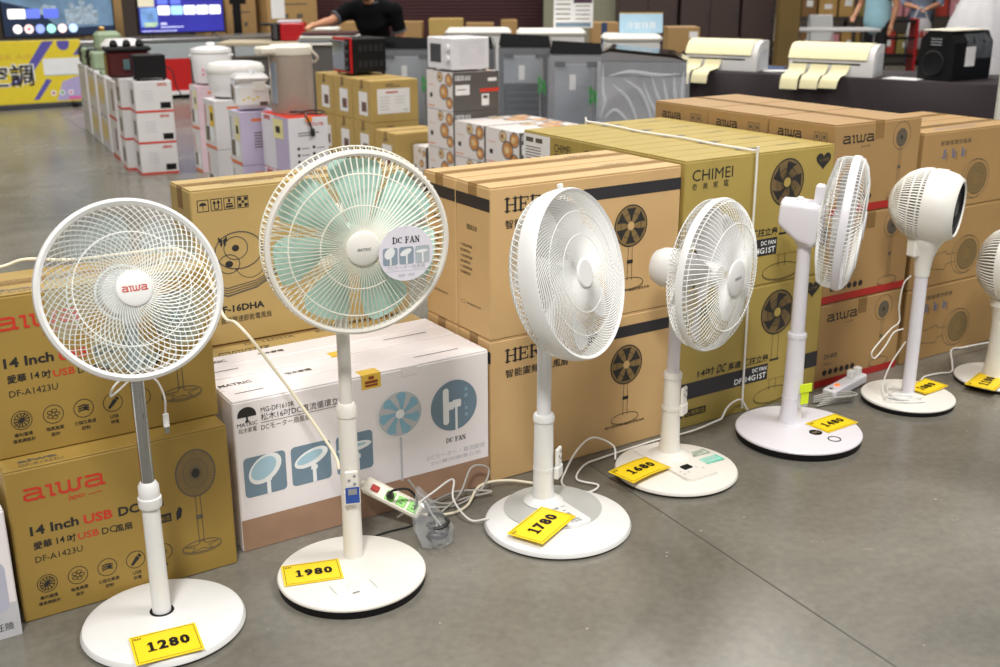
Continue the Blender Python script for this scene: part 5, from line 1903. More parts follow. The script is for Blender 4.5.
def washer(label, u, w_, wd, dp, h, rot, panel, body, split):
    t = hthing('washing_machine', label, 'washing machine', u, w_, 0, rot, 'washing machines in a row')
    MB().box(-wd / 2, wd / 2, -dp / 2, dp / 2, .03, h - .1, .015).build('cabinet', body, t)
    mb = MB()
    mb.add([(-wd / 2, -dp / 2, h - .1), (wd / 2, -dp / 2, h - .1), (wd / 2, dp / 2, h - .1), (-wd / 2, dp / 2, h - .1), (-wd / 2 + .02, -dp / 2 + .01, h), (wd / 2 - .02, -dp / 2 + .01, h - .02), (wd / 2 - .02, dp / 2 - .02, h - .06), (-wd / 2 + .02, dp / 2 - .02, h - .03)], [(0, 1, 5, 4), (1, 2, 6, 5), (2, 3, 7, 6), (3, 0, 4, 7), (4, 5, 6, 7), (0, 3, 2, 1)])
    mb.build('top_lid', BLK2, t, smooth=False)
    f_ = -dp / 2
    zs = (.12, h - .18)
    bp = MB().box(-wd * .4, wd * (.36 if split else .4), f_ - .008, f_, zs[0] + (.5 if split else 0), zs[1], .004).build('back_panel', panel, t)
    if split:
        vp = MB().box(-wd * .4, wd * .36, f_ - .008, f_, zs[0], zs[0] + .49, .004).build('vent_panel', BLACK, t)
        for k in range(8):
            MB().box(-wd * .34, wd * .3, f_ - .013, f_ - .008, zs[0] + .04 + .054 * k, zs[0] + .055 + .054 * k).build('vent_slot', DGREY, vp, smooth=False)
    else:
        for k in range(3):
            MB().box(-wd * .38, wd * .38, f_ - .0105, f_ - .008, .3 + .17 * k, .306 + .17 * k).build('panel_seam', GREY, bp, smooth=False)
    MB().box(-.05, .0, f_ - .011, f_ - .008, h - .38, h - .26).build('rating_label', PAPER, t, smooth=False)
    for s in (-1, 1):
        MB().box(s * wd * .3 - .04, s * wd * .3 + .04, f_ - .03, f_, h - .2, h - .16, .004).build('hose_bracket', BLACK, t)
    MB().tube(spline([(wd * .3, f_ - .02, h - .17), (wd * .34, f_ - .025, h - .3), (wd * .3, f_ - .03, h - .5), (wd * .32, f_ - .02, .15)], 6), .007, 6).build('drain_hose', CORDG, t)
    g_ = MB()
    for k in range(5):
        g_.tube(spline([(wd * .33, f_ - .03, h - .42), (wd * .33 + .03 * math.cos(k), f_ - .045, h - .39 + .012 * k), (wd * .33 + .035 * math.sin(k * 2), f_ - .045, h - .46 - .012 * k), (wd * .33, f_ - .03, h - .42)], 4), .005, 5)
    g_.build('ground_wire_coil', GRN2, t)
    MB().box(-wd / 2 - .012, wd / 2 + .012, f_ - .05, f_ - .048, .05, h - .12).build('wrap_film', WRAP, t, smooth=False)
    for sx in (-1, 1):
        for sy in (-1, 1):
            MB().lathe([(0, 0), (.025, 0), (.02, .03), (0, .03)], 10, T(sx * wd * .4, sy * dp * .4, 0)).build('foot', BLACK, t)
    return t


washer('washing machine in a black lid with pale plain back panel and green coil', .64, 9.34, .42, .55, 1.0, -6, PLAS, SIL, False)
washer('washing machine with black vented lower back, right of the microwave', .235, 9.9, .44, .55, 1.03, -4, PLAS, GST, True)
washer('dark washing machine half hidden behind the microwave', -.27, 10.3, .46, .55, 1.0, -2, GST, GST, False)
washer('grey washing machine with pale back panel left of the microwave', -.84, 10.72, .5, .55, .97, 0, PLAS, GST, False)
# the nearest one, side on in crinkled film, top sloping down to its front
t = hthing('washing_machine', 'silver washing machine seen side-on in crinkled plastic film, nearest of the row', 'washing machine', 1.08, 8.5, 0, -8, 'washing machines in a row')
mb = MB()
mb.prism([(-.305, .03), (.305, .03), (.305, .9), (.2, .925), (-.25, .965), (-.305, .95)], -.28, .28, frame((0, 0, 0), (1, 0, 0), (0, 0, 1), (0, -1, 0)))
mb.build('cabinet', SIL, t, smooth=False)
MB().box(-.306, .306, -.283, -.28, .79, .9).build('side_band', GST, t, smooth=False)
mb = MB()
mb.prism([(-.31, .952), (-.25, .99), (.22, .945), (.31, .905), (.3, .9), (.2, .927), (-.25, .967)], -.27, .27, frame((0, 0, 0), (1, 0, 0), (0, 0, 1), (0, -1, 0)))
mb.build('top_lid', BLK2, t, smooth=False)
random.seed(11)
v, fc = [], []
nx, nz = 60, 20
for i in range(nz + 1):
    for k in range(nx + 1):
        a = k / nx
        b_ = i / nz
        fold = -.03 * (1 - abs(math.sin(a * 13 + 2.6 * math.sin(b_ * 3 + a * 4))) ** .6) * (1.1 - b_ * .7) + random.uniform(-.002, .002)
        v.append((-.33 + .66 * a, -.33 + fold * 1.3, .04 + .86 * b_))
for i in range(nz):
    for k in range(nx):
        q = i * (nx + 1) + k
        fc.append((q, q + 1, q + nx + 2, q + nx + 1))
MB().add(v, fc).build('wrap_film', mat('heavy_crinkled_film', '#dfe4ee', .16, var=.02, alpha=.3, spec=1.0), t, angle=60)
GLINT = mat('pale_fold_highlight', '#e6eaf1', .2, var=.02, alpha=.32, spec=.8)  # added pale tubes put the streak highlights of the folds into colour and shape
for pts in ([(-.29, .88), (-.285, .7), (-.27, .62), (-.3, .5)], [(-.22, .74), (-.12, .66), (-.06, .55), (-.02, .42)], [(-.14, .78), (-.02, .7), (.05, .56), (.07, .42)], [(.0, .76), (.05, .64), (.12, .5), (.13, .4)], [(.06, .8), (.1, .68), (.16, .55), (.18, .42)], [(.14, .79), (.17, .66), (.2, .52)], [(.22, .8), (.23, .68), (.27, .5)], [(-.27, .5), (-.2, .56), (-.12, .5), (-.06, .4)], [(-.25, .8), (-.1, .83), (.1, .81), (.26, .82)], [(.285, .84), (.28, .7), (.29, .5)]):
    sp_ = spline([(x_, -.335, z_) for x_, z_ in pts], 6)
    MB().tube(sp_, [.002 + .013 * math.sin(PI * i / (len(sp_) - 1)) for i in range(len(sp_))], 8).build('film_fold_highlight', GLINT, t)
for sx in (-1, 1):
    for sy in (-1, 1):
        MB().lathe([(0, 0), (.025, 0), (.02, .03), (0, .03)], 10, T(sx * .26, sy * .22, 0)).build('foot', BLACK, t)


# ---------------------------------------------------------------- air conditioners on the dark table
tx, ty = 6.493, 6.814
TB = thing('display_table', 'long table under a dark brown cloth carrying air conditioners and speaker', 'table', (tx, ty, 0), -67)
CLOTH = mat('dark_brown_cloth', '#2e2427', .8, var=.06, scale=3)
MB().box(-.5, 3.0, 0.02, .85, .70, .738, .004).build('table_top', mat('pale_board', '#b7a98f', .6), TB)
for a in (-.42, .8, 2.9):
    for b_ in (.08, .78):
        MB().tube([(a, b_, 0), (a, b_, .7)], .016, 8).build('leg', GREY, TB)
mb = MB()
n = 90
v, fc = [], []
for i in range(n + 1):
    x = -.52 + 3.54 * i / n
    for y, z, k in ((.87, .742, 0), (.0, .742, 0), (-.006, .735, .2), (-.01, .5, .6), (-.015, .02, 1)):
        v.append((x, y - k * .018 * math.sin(x * 9 + 1.5 * math.sin(x * 2.3)), z))
for i in range(n):
    for k in range(4):
        q = i * 5 + k
        fc.append((q, q + 1, q + 6, q + 5))
mb.add(v, fc)
mb.build('tablecloth', CLOTH, TB, angle=60)
ACW = mat('aircon_white', '#dcdad8', .35, var=.01)
PAPY = mat('pale_yellow_paper', '#ece3b8', .6, var=.03)


def aircon(label, u, v_, L_, nst):
    M_ = T(tx, ty, 0) @ RZ(-67) @ T(u, v_, .744)
    t = thing('air_conditioner', label, 'air conditioner', (0, 0, 0), 0, 'air conditioners on the dark table')
    t.matrix_world = M_
    prof = [(0, 0), (.0, .1), (.02, .17), (.06, .215), (.12, .235), (.24, .235), (.25, .22), (.25, 0)]
    mb = MB()
    mb.prism(prof, -L_ / 2, L_ / 2, frame((0, 0, 0), (0, 1, 0), (0, 0, 1), (1, 0, 0)))
    mb.build('casing', ACW, t, angle=40)
    MB().box(-L_ / 2 + .03, L_ / 2 - .1, -.004, .002, .085, .098, .002).build('air_slot', BLACK, t)
    for s in (-1, 1):
        e = s * L_ / 2
        MB().prism([(.03, .02), (.03, .09), (.07, .15), (.13, .17), (.23, .17), (.23, .02)], min(e, e + s * .004), max(e, e + s * .004), frame((0, 0, 0), (0, 1, 0), (0, 0, 1), (1, 0, 0))).build('end_cap', mat('aircon_grey', '#c3c4c8', .4), t, smooth=False)
    # paper over the top
    mb = MB()
    P_ = [(.235, .238), (.12, .24), (.055, .222), (.012, .175), (-.012, .125)]
    v, fc = [], []
    for y, z in P_:
        v += [(-L_ / 2 - .005, y, z), (L_ / 2 - .05, y, z)]
    m_ = len(v)
    v += [(x, y - .001, z + .002) for x, y, z in v]
    for i in range(len(P_) - 1):
        a = 2 * i
        fc += [(a, a + 1, a + 3, a + 2), (m_ + a, m_ + a + 2, m_ + a + 3, m_ + a + 1), (a, a + 2, m_ + a + 2, m_ + a), (a + 1, m_ + a + 1, m_ + a + 3, a + 3)]
    mb.add(v, fc)
    mb.build('paper_cover', PAPY, t, angle=60)
    for k in range(nst):
        x0 = -L_ / 2 + .01 + .17 * k
        P_ = [(-.004, .085), (-.014, .05), (-.04, .02), (-.075 - v_, .006), (-.1 - v_, -.03), (-.103 - v_, -.1 + .01 * k)]
        v, fc = [], []
        for i, (y, z) in enumerate(P_):
            sk = .02 * math.sin(k * 2 + 1) * i / 5
            v += [(x0 + sk - .03 * i / 5, y, z), (x0 + .14 + sk - .03 * i / 5, y, z)]
        m_ = len(v)
        v += [(x, y - .0015, z + .001) for x, y, z in v]
        for i in range(len(P_) - 1):
            a = 2 * i
            fc += [(a, a + 1, a + 3, a + 2), (m_ + a, m_ + a + 2, m_ + a + 3, m_ + a + 1), (a, a + 2, m_ + a + 2, m_ + a), (a + 1, m_ + a + 1, m_ + a + 3, a + 3)]
        MB().add(v, fc).build('paper_streamer', PAPY, t, angle=60)
    return t


aircon('white air conditioner with two yellow paper strips, left one on dark table', -.06, .12, .62, 2)
aircon('white air conditioner with three yellow paper strips, right one on dark table', .87, .06, .66, 3)
for k, (u, v_, r_, lab, m_) in enumerate(((.38, .3, 20, 'white leaflets lying on the dark table between air conditioners', PAPER), (1.42, .1, -10, 'grey-white sheet lying on the dark table beside the speaker', PAPER))):
    o = MB().box(-.13, .13, -.09, .09, 0, .004, .001).build('paper_sheet', m_)
    o.matrix_world = T(tx, ty, 0) @ RZ(-67) @ T(u, v_, .7435) @ RZ(r_)
    tag(o, lab, 'paper')
o = MB().box(-.1, .1, -.02, .02, 0, .012, .004).build('blue_pen_box', mat('blue_plastic', '#3f6fae', .4))
o.matrix_world = T(tx, ty, 0) @ RZ(-67) @ T(.24, .5, .7435)
tag(o, 'flat blue object on the dark table behind the left air conditioner', 'box')
sp = thing('loudspeaker', 'black portable loudspeaker wrapped in clear film on the dark table', 'speaker', (0, 0, 0))
sp.matrix_world = T(tx, ty, 0) @ RZ(-67) @ T(1.72, .32, .744) @ RZ(-20)
MB().prism([(-.14, 0), (.14, 0), (.145, .05), (.145, .27), (.1, .345), (-.08, .35), (-.14, .29), (-.145, .05)], -.24, .24, frame((0, 0, 0), (1, 0, 0), (0, 0, 1), (0, -1, 0))).build('cabinet', BLACK, sp, angle=25)
MB().lathe([(.085, 0), (.095, .004), (.085, .01), (.06, .004), (0, .0)], 36, frame((-.02, -.241, .12), (1, 0, 0), (0, 0, 1), (0, -1, 0))).build('woofer', BLACK, sp)
MB().box(-.07, .06, -.246, -.24, .24, .31, .004).build('handle_recess', BLACK, sp)
for k in range(3):
    MB().box(-.05, .04, -.25, -.246, .25 + .02 * k, .258 + .02 * k).build('recess_slat', GREY, sp, smooth=False)
mb = MB()
random.seed(9)
v, fc = [], []
nu, nv = 16, 14
for i in range(nu + 1):
    for k in range(nv + 1):
        a = math.radians(-10 + 200 * k / nv)
        v.append((.165 * math.cos(a) * 1.02 + random.uniform(-.008, .008), -.1 + .36 * i / nu, .19 + .185 * math.sin(a) + random.uniform(-.008, .008)))
for i in range(nu):
    for k in range(nv):
        q = i * (nv + 1) + k
        fc.append((q, q + 1, q + nv + 2, q + nv + 1))
MB().add(v, fc).build('wrap_film', WRAP, sp, angle=15)
MB().box(-.12, .13, -.25, .2, .352, .36, .003).build('foam_sheet', mat('cream_foam', '#e8dfcb', .6), sp)
MB().box(.147, .149, -.1, .02, .1, .24).build('side_label', PAPER, sp, smooth=False)
o = MB().lathe([(0, 0), (.05, 0), (.055, .02), (.05, .07), (.02, .09), (0, .092)], 20).build('blue_bottle_cap', mat('blue_plastic', '#3f6fae'))
o.matrix_world = T(tx, ty, 0) @ RZ(-67) @ T(2.08, .5, .7435)
tag(o, 'round blue lidded pot at the right edge beside the speaker', 'pot')
# tall white plastic sack
wb = thing('plastic_sack', 'big white gathered plastic sack hanging full behind the black speaker', 'bag', (0, 0, 0))
x, y = hall(4.22, 10.0)
wb.matrix_world = T(x, y, 0)
mb = MB()
v, fc = [], []
n = 40
pr_ = [(.36, .0), (.38, .2), (.38, .6), (.36, .85), (.30, 1.1), (.22, 1.3), (.11, 1.45), (.05, 1.52), (.1, 1.6)]
for r, z in pr_:
    for k in range(n):
        a = 2 * PI * k / n
        rr = r * (1 + .05 * math.sin(a * 11 + z * 3) + .03 * math.sin(a * 17))
        v.append((rr * math.cos(a), rr * math.sin(a), z))
for i in range(len(pr_) - 1):
    for k in range(n):
        fc.append((i * n + k, i * n + (k + 1) % n, (i + 1) * n + (k + 1) % n, (i + 1) * n + k))
fc.append(tuple(range(n - 1, -1, -1)))
mb.add(v, fc)
mb.build('sack', mat('white_poly', '#cccacd', .5, var=.03), wb, angle=80)
MB().lathe([(.055, 1.5), (.07, 1.52), (.055, 1.54)], 20).build('tie_band', mat('grey_tie', '#9b9a98', .5), wb)

# --- boxes, posters and pads behind the washing machines
PADW = mat('white_foam_pad', '#e4e0d8', .6, var=.02)
for k, (u, w_, L_) in enumerate(((-.2, 11.3, .6), (.5, 11.1, .62), (1.16, 10.1, .46))):
    t = hthing('air_conditioner', ['white boxed air unit with pale foam lid behind the microwave', 'white boxed air unit with pale foam lid below the printed poster', 'white boxed air unit with pale foam lid below the light blue board'][k], 'air conditioner', u, w_, 0, 0, 'white units behind the washing machines')
    MB().box(-L_ / 2, L_ / 2, -.2, .2, 0, .93, .01).build('cabinet', ACW, t)
    MB().box(-L_ / 2 - .02, L_ / 2 + .02, -.22, .22, .93, 1.0, .03).build('foam_lid', PADW, t)
t = hthing('printed_poster', 'white printed price poster standing behind the washing machines', 'poster', .72, 11.2, 1.002, 0)
MB().box(-.19, .19, -.004, .004, 0, .62, .001).build('board', PAPER, t)
E4 = Matrix.Identity(4)
PF = frame((-.19, -.004, 0), (1, 0, 0), (0, 0, 1), (0, -1, 0))
rect_print(t, PF, 'printed_block', mat('plum_ink', '#4a3140', .5), (.19, .37, .23, .34))
rect_print(t, PF, 'printed_block', BLUEG, (.02, .36, .01, .05))
rect_print(t, PF, 'printed_text', INKS, *[(.02, .16, .08 + .045 * k, .09 + .045 * k) for k in range(10)], *[(.21, .35, .08 + .04 * k, .088 + .04 * k) for k in range(4)])
MB().box(-.1, .1, -.0, .08, 0, .012, .002).build('stand_foot', GREY, t)
t = hthing('display_board', 'light blue display board standing on the unit behind the silver machine', 'board', 1.25, 10.15, 1.002, 0)
LB = mat('light_blue_board', '#a9cbe0', .5, var=.03)
MB().box(-.19, .19, -.008, .008, 0, .17, .001).build('board', LB, t, RX(-12))
MB().box(-.192, .192, -.01, .01, .165, .175, .002).build('top_edge', mat('ochre_edge', '#b99a54', .6), t, RX(-12))
txt('冷氣特賣', t, RX(-12) @ frame((-.19, -.0085, 0), (1, 0, 0), (0, 0, 1), (0, -1, 0)), .06, .035, WHITEI, wd=.26)
MB().box(-.1, .1, .0, .1, 0, .012, .002).build('stand_foot', GREY, t)
t0 = [(1.74, 11.0, .62, .3, .32, 1.02, 'brown carton with white corner label right of the light blue board', KAB), (1.1, 12.1, .0, .28, .3, 1.02, 'brown carton with blue stripe beside the printed poster', KAB)]
for u, w_, z, wd, dp, top, lab, m_ in t0:
    x, y = hall(u, w_)
    root, F, L, R, TP = carton('brown_carton', lab, x - wd / 2, x + wd / 2, y - dp / 2, y + dp / 2, 0, top, m_, rot=HR)
    if 'blue' in lab and 'stripe' in lab:
        rect_print(root, F, 'printed_stripe', mat('navy_ink', '#2d3f66', .5), (.1, .16, .5, top))
    else:
        rect_print(root, F, 'printed_label', PAPER, (wd - .1, wd - .02, top - .1, top - .04))
        p = Print()
        p.disc(wd * .6, top - .26, .06, .05)
        p.put('printed_mark', INK, root, F)
for k, (u, wd, h, m_) in enumerate(((-1.05, .32, .95, KAB), (-.62, .42, .98, KOV), (-.22, .34, .93, KAB), (.12, .2, .96, KRT), (-1.75, .3, .95, KRT), (-2.2, .34, .9, KOV))):
    x, y = hall(u * 1.05, 14.3 + .1 * (k % 2))
    lab = ['brown carton far behind, right of the man in black', 'wide straw carton far behind the microwave', 'brown carton far behind the microwave, right of the straw one', 'narrow light carton far behind, right end of the row', 'light carton far behind, left of the man in black', 'straw carton far behind the outstretched hand'][k]
    carton('brown_carton', lab, x - wd / 2, x + wd / 2, y - .2, y + .2, 0, h, m_, rot=HR, group='cartons along the maroon shutter')

# --- far left: banner, counter, televisions, cartons
CT = thing('display_counter', 'long steel and glass display counter under the televisions', 'counter', (3.95, 14.75, 0))
STE = mat('brushed_steel', '#a6a6a8', .3, .8, var=.05, scale=3)
MB().box(-2.6, 2.4, -.3, .35, .06, .70, .01).build('base_cabinet', mat('grey_cabinet', '#5a5755', .5), CT)
MB().box(-2.62, 2.42, -.33, .37, .70, .745, .006).build('counter_top', STE, CT)
MB().box(-.72, 2.4, -.335, -.325, .5, .69, .002).build('glass_front', mat('shelf_glass', '#c9d2d6', .08, var=.03, alpha=.6), CT)
MB().box(-.72, 2.4, -.34, -.33, .47, .5, .002).build('steel_rail', STE, CT)
MB().box(-2.6, 2.4, -.28, .3, 0, .06).build('plinth', BLACK, CT, smooth=False)
MB().box(.08, .60, -.345, -.335, .06, .5, .002).build('red_panel', mat('red_panel', '#c01414', .5, var=.03), CT)
MB().box(-.5, 2.2, -.36, -.3, .05, .1, .004).build('white_skirting', WHITE, CT)
for a in (1.02, 1.13):
    MB().tube([(a, -.35, .02), (a, -.35, .75)], .02, 10).build('steel_post', STE, CT)
BN = thing('banner_stand', 'yellow air-conditioning banner with purple stripes and big characters', 'banner', (2.35, 14.3, 0))
YB = mat('banner_yellow', '#e6cf2e', .5, var=.03)
MB().box(-.85, .85, -.02, .02, .06, .78, .004).build('panel', YB, BN)
for s in (-.7, .7):
    MB().box(s - .03, s + .03, -.15, .15, 0, .06, .01).build('foot', BLACK, BN)
MB().box(-.85, .85, -.05, .05, .0, .06, .004).build('bottom_rail', DGREY, BN)
BFc = frame((-.85, -.02, 0), (1, 0, 0), (0, 0, 1), (0, -1, 0))
PUR = mat('banner_purple', '#5b55ad', .5, var=.03)
p = Print()
p.poly([(1.02, .42), (1.13, .42), (1.4, .77), (1.27, .77)])
p.poly([(1.1, .1), (1.16, .1), (1.33, .32), (1.27, .34)])
p.poly(arc(1.5, .73, .07, .07, 180, 360, 10) + [(1.57, .77), (1.43, .77)])
p.poly([(1.6, .6), (1.66, .6), (1.7, .66), (1.7, .72)])
p.poly([(.85, .28), (.95, .28), (1.03, .38), (.93, .38)])
p.put('printed_stripes', PUR, BN, BFc)
p = Print()
p.poly([(1.36, .08), (1.7, .08), (1.7, .38), (1.45, .3)])
p.put('printed_lilac_area', mat('banner_lilac', '#b3a7d6', .5, var=.04), BN, BFc, LIFT * .7)
p = Print()
p.rect(1.5, 1.69, .085, .12)
p.put('printed_pink_bar', mat('banner_pink', '#e56aa9', .5), BN, BFc, LIFT * 1.6)
p = Print()
p.poly(rrect(1.25, 1.69, .38, .57, .02))
p.put('printed_air_unit', WHITEI, BN, BFc, LIFT * 1.4)
p = Print()
p.rect(1.26, 1.69, .375, .385)
p.put('printed_unit_edge', PALEB, BN, BFc, LIFT * 1.8)
for m_, b_, l_, q_ in ((WHITEI, .05, 1.5, .015), (INK, .012, 2.6, 0)):
    txt('空調', BN, BFc, .6 - q_, .26 - q_, m_, wd=.53 + 2 * q_, h=.26 + 2 * q_, bold=b_, lift=LIFT * l_ * 1.3)
txt('HYPER AIR', BN, BFc, .55, .57, mat('banner_gold', '#d3a83a', .5), wd=.6, h=.06)
for k, m_ in enumerate((RED, mat('leaf_green_ink', '#3d9a4a', .5), mat('banner_pink', '#e56aa9'))):
    p = Print()
    p.disc(1.33 + .1 * k, .17, .032)
    p.put('printed_badge', WHITEI, BN, BFc, LIFT * 1.5)
    p = Print()
    p.disc(1.33 + .1 * k, .17, .016)
    p.put('printed_badge_mark', m_, BN, BFc, LIFT * 2.2)


def tv(label, x, y, wd, h, build):
    t = thing('television', label, 'television', (x, y, .747), 0, 'televisions on the counter')
    MB().box(-wd / 2 - .02, wd / 2 + .02, -.02, .04, .05, h + .09, .006).build('bezel', BLACK, t)
    for s in (-1, 1):
        MB().tube([(s * wd * .38, .1, .0095), (s * wd * .38, 0, .05), (s * wd * .38, -.12, .0095)], .008, 6).build('stand_leg', DGREY, t)
    F = frame((-wd / 2, -.0205, .07), (1, 0, 0), (0, 0, 1), (0, -1, 0))
    build(t, F, wd, h)


def em(name, hexc, s=1.0, var=.02, scale=6):
    return mat(name, hexc, .4, var=var, scale=scale, emit=s)


def tv1(t, F, wd, h):
    rect_print(t, F, 'screen', em('screen_slate', '#5c7690', .55, .35, 3), (0, wd, 0, h))
    p = Print()
    p.poly([(0, 0), (wd, 0), (wd, .1), (wd * .5, .08), (wd * .3, .3), (0, .4)])
    p.put('screen_dark_area', em('screen_navy', '#16253f', .5, .2), t, F, LIFT * 1.5)  # dark navy part of the picture on the screen
    p = Print()
    for cx, s in ((.62, 1), (.72, 1.1), (.8, .95)):
        p.disc(wd * cx, .34 * s, .035, .035)
        p.poly([(wd * cx - .07, .12), (wd * cx + .07, .12), (wd * cx + .08, .3 * s), (wd * cx - .08, .3 * s)])
    p.poly([(wd * .3, .24), (wd * .5, .24), (wd * .48, .34), (wd * .38, .36), (wd * .32, .3)])
    p.put('screen_figures', em('screen_grey', '#8a9aa8', .45, .35, 20), t, F, LIFT * 2.2)
    cols = ['#f3ecec', '#f6d9d7', '#8fa3f2', '#9fe3d6', '#f5dcdc', '#b9d3f4']
    for k, c_ in enumerate(cols):
        p = Print()
        p.disc(.15 + .127 * k, .08, .052)
        p.put('app_icon', em('icon_' + c_[1:], c_, .9), t, F, LIFT * 3)
    p = Print()
    p.disc(.277, .08, .018)
    p.put('app_mark', em('icon_red', '#d33a44', .8), t, F, LIFT * 4)
    for k, (c_, w2) in enumerate((('#ffffff', .17), ('#5d6fd0', .14), ('#5566cc', .15))):
        p = Print()
        p.poly(rrect(.06 + .2 * k, .06 + .2 * k + w2 * 1.15, .2, .31, .012))
        p.put('menu_tile', em('tile_' + c_[1:], c_, .95), t, F, LIFT * 3)


def tv2(t, F, wd, h):
    rect_print(t, F, 'screen', em('screen_indigo', '#2f2f97', .65, .12, 2), (0, wd, 0, h))
    rect_print(t, F, 'screen_picture', em('screen_sky', '#6d93c9', .7, .4, 8), (.02, .23, .07, .3), lift=LIFT * 2)
    rect_print(t, F, 'screen_card', em('screen_cream', '#cfc8b0', .6), (.0, .2, .31, .5), lift=LIFT * 2)
    rect_print(t, F, 'screen_caption', em('screen_lime', '#c9de74', .8), (.06, .22, .1, .115), (.06, .2, .07, .085), lift=LIFT * 3)
    for k in range(5):
        p = Print()
        x0 = .24 + .165 * k
        p.poly(rrect(x0, x0 + .15, .21, .32, .015))
        p.put('menu_tile', em('tile_blue2', '#9fd0f2', .95) if k == 1 else em('tile_ffffff', '#ffffff', .95), t, F, LIFT * 3)
    for k in range(2):
        p = Print()
        p.poly(rrect(.24 + .165 * k, .37 + .165 * k, .34, .42, .012))
        p.put('menu_tile', em('tile_5d6fd0', '#5d6fd0'), t, F, LIFT * 3)
    rect_print(t, F, 'screen_text', em('screen_pale', '#c9cdf2', .8), (.26, .34, .09, .115), (.26, .55, .055, .068), (.02, .46, .012, .022), lift=LIFT * 3)


tv('television showing a film scene and round app icons, at the left edge', 3.07, 14.66, 1.27, .74, tv1)
tv('television with deep blue menu screen and white tiles, second from left', 4.55, 14.6, 1.08, .64, tv2)
for k, (x, y, wd, h, lab) in enumerate(((1.9, 15.6, .7, 1.3, 'brown carton at the left edge behind the film-scene television'), (3.8, 15.5, .5, 1.6, 'brown printed carton standing between the two televisions'), (5.25, 15.4, .3, 1.2, 'brown carton right of the blue-screen television'), (5.67, 15.5, .44, 1.5, 'brown carton behind the counter with an open dark gap'), (6.35, 15.3, .75, 1.6, 'large brown carton with a paper notice behind the red coffee machine'))):
    root, F, L, R, TP = carton('brown_carton', lab, x - wd / 2, x + wd / 2, y, y + .4, 0, h, KAB if k % 2 else KRT, group='cartons behind the counter')
    rect_print(root, F, 'printed_text', INKS, (wd * .2, wd * .8, h - .3, h - .28), (wd * .2, wd * .8, h - .5, h - .48), (wd * .3, wd * .42, h - .68, h - .62), (wd * .58, wd * .7, h - .68, h - .62))
    if k == 4:
        rect_print(root, F, 'paper_notice', PAPER, (.06, .26, .92, 1.35), lift=LIFT * 3)
    if k == 3:
        rect_print(root, F, 'dark_gap', BLACK, (.1, .22, .7, 1.12), lift=LIFT * 2)
        rect_print(root, F, 'tape_strip', BLACK, (.06, .3, 1.12, 1.2), lift=LIFT * 3)
x, y = hall(-2.45, 13.15)
st = thing('side_table', 'low grey table carrying the red coffee machine and white box', 'table', (x, y, 0), HR)
MB().box(-.7, 1.0, -.3, .3, .745, .785, .006).build('table_top', mat('pale_board', '#b7a98f'), st)
for a in (-.65, .95):
    for b_ in (-.25, .25):
        MB().tube([(a, b_, 0), (a, b_, .745)], .02, 8).build('leg', GREY, st)
cm = thing('coffee_machine', 'red coffee machine with black head on table behind beige dispenser', 'coffee machine', (x, y, .787), HR)
RL = mat('red_lacquer', '#b3171d')
MB().box(-.02, .25, -.12, .12, 0, .2, .015).build('body', RL, cm)
MB().box(-.13, -.02, -.1, .1, 0, .19, .01).build('brew_unit', BLACK, cm)
MB().box(-.26, -.05, -.05, .05, .165, .195, .008).build('lever_arm', BLACK, cm)
p = Print()
for k in range(3):
    p.ring(.05, .05 + .05 * k, .022, .022, .006, 16)
p.put('chrome_rings', CHROME, cm, frame((-.13, -.1005, 0), (1, 0, 0), (0, 0, 1), (0, -1, 0)))
MB().box(-.05, .2, -.1, .1, .2, .225, .006).build('cup_tray', mat('pale_lilac_tray', '#d5d0dc', .4), cm)
bx = hthing('storage_box', 'white plastic box right of the red coffee machine', 'box', -1.95, 13.05, .787)
MB().box(-.14, .14, -.12, .12, 0, .12, .02).build('body', PEARL, bx)
MB().box(-.15, .15, -.13, .13, .12, .15, .012).build('lid', PEARL, bx)

# table with trays under the man's hand
x, y = hall(-1.62, 10.75)
st = thing('stacked_trays', 'stack of flat silver-white trays on a stand under the outstretched hand', 'trays', (x, y, 0), HR)
MB().box(-.22, .3, -.15, .15, 0, .88, .01).build('stand', mat('grey_cabinet', '#5a5755'), st)
for k in range(4):
    MB().box(-.25 + .02 * k, .33 - .01 * k, -.18, .18, .882 + .03 * k, .906 + .03 * k, .006).build('tray', (PEARL, GREY, PEARL, mat('dark_red_tray', '#4b2c2c', .4))[k], st)


# ---------------------------------------------------------------- people
SKIN = mat('skin', '#c98f6d', .5, var=.04, scale=20)
HAIR = mat('black_hair', '#17130f', .5, var=.1, scale=60)


def limb(mb, pts, rad, n=12):
    mb.tube(pts, rad, n)
    for p_, r in ((pts[0], rad[0]), (pts[-1], rad[-1])):
        ball(mb, p_, r, r, r)


def ball(mb, c_, rx, ry, rz, n=14, m_=9, M=None):
    prof = [(math.sin(PI * i / m_), -math.cos(PI * i / m_)) for i in range(m_ + 1)]
    S_ = T(*c_) @ (M if M is not None else Matrix.Identity(4)) @ Matrix.Diagonal((rx, ry, rz, 1))
    mb.lathe([(max(r, .001), z) for r, z in prof], n, S_)


def organic(mb, name, m_, root, voxel=.012, it=4):
    o = mb.build(name, m_, root, smooth=True, angle=180)
    r = o.modifiers.new('remesh', 'REMESH')
    r.mode = 'VOXEL'
    r.voxel_size = voxel
    r.use_smooth_shade = True
    s_ = o.modifiers.new('smooth', 'SMOOTH')
    s_.iterations = it
    s_.factor = .5
    return o


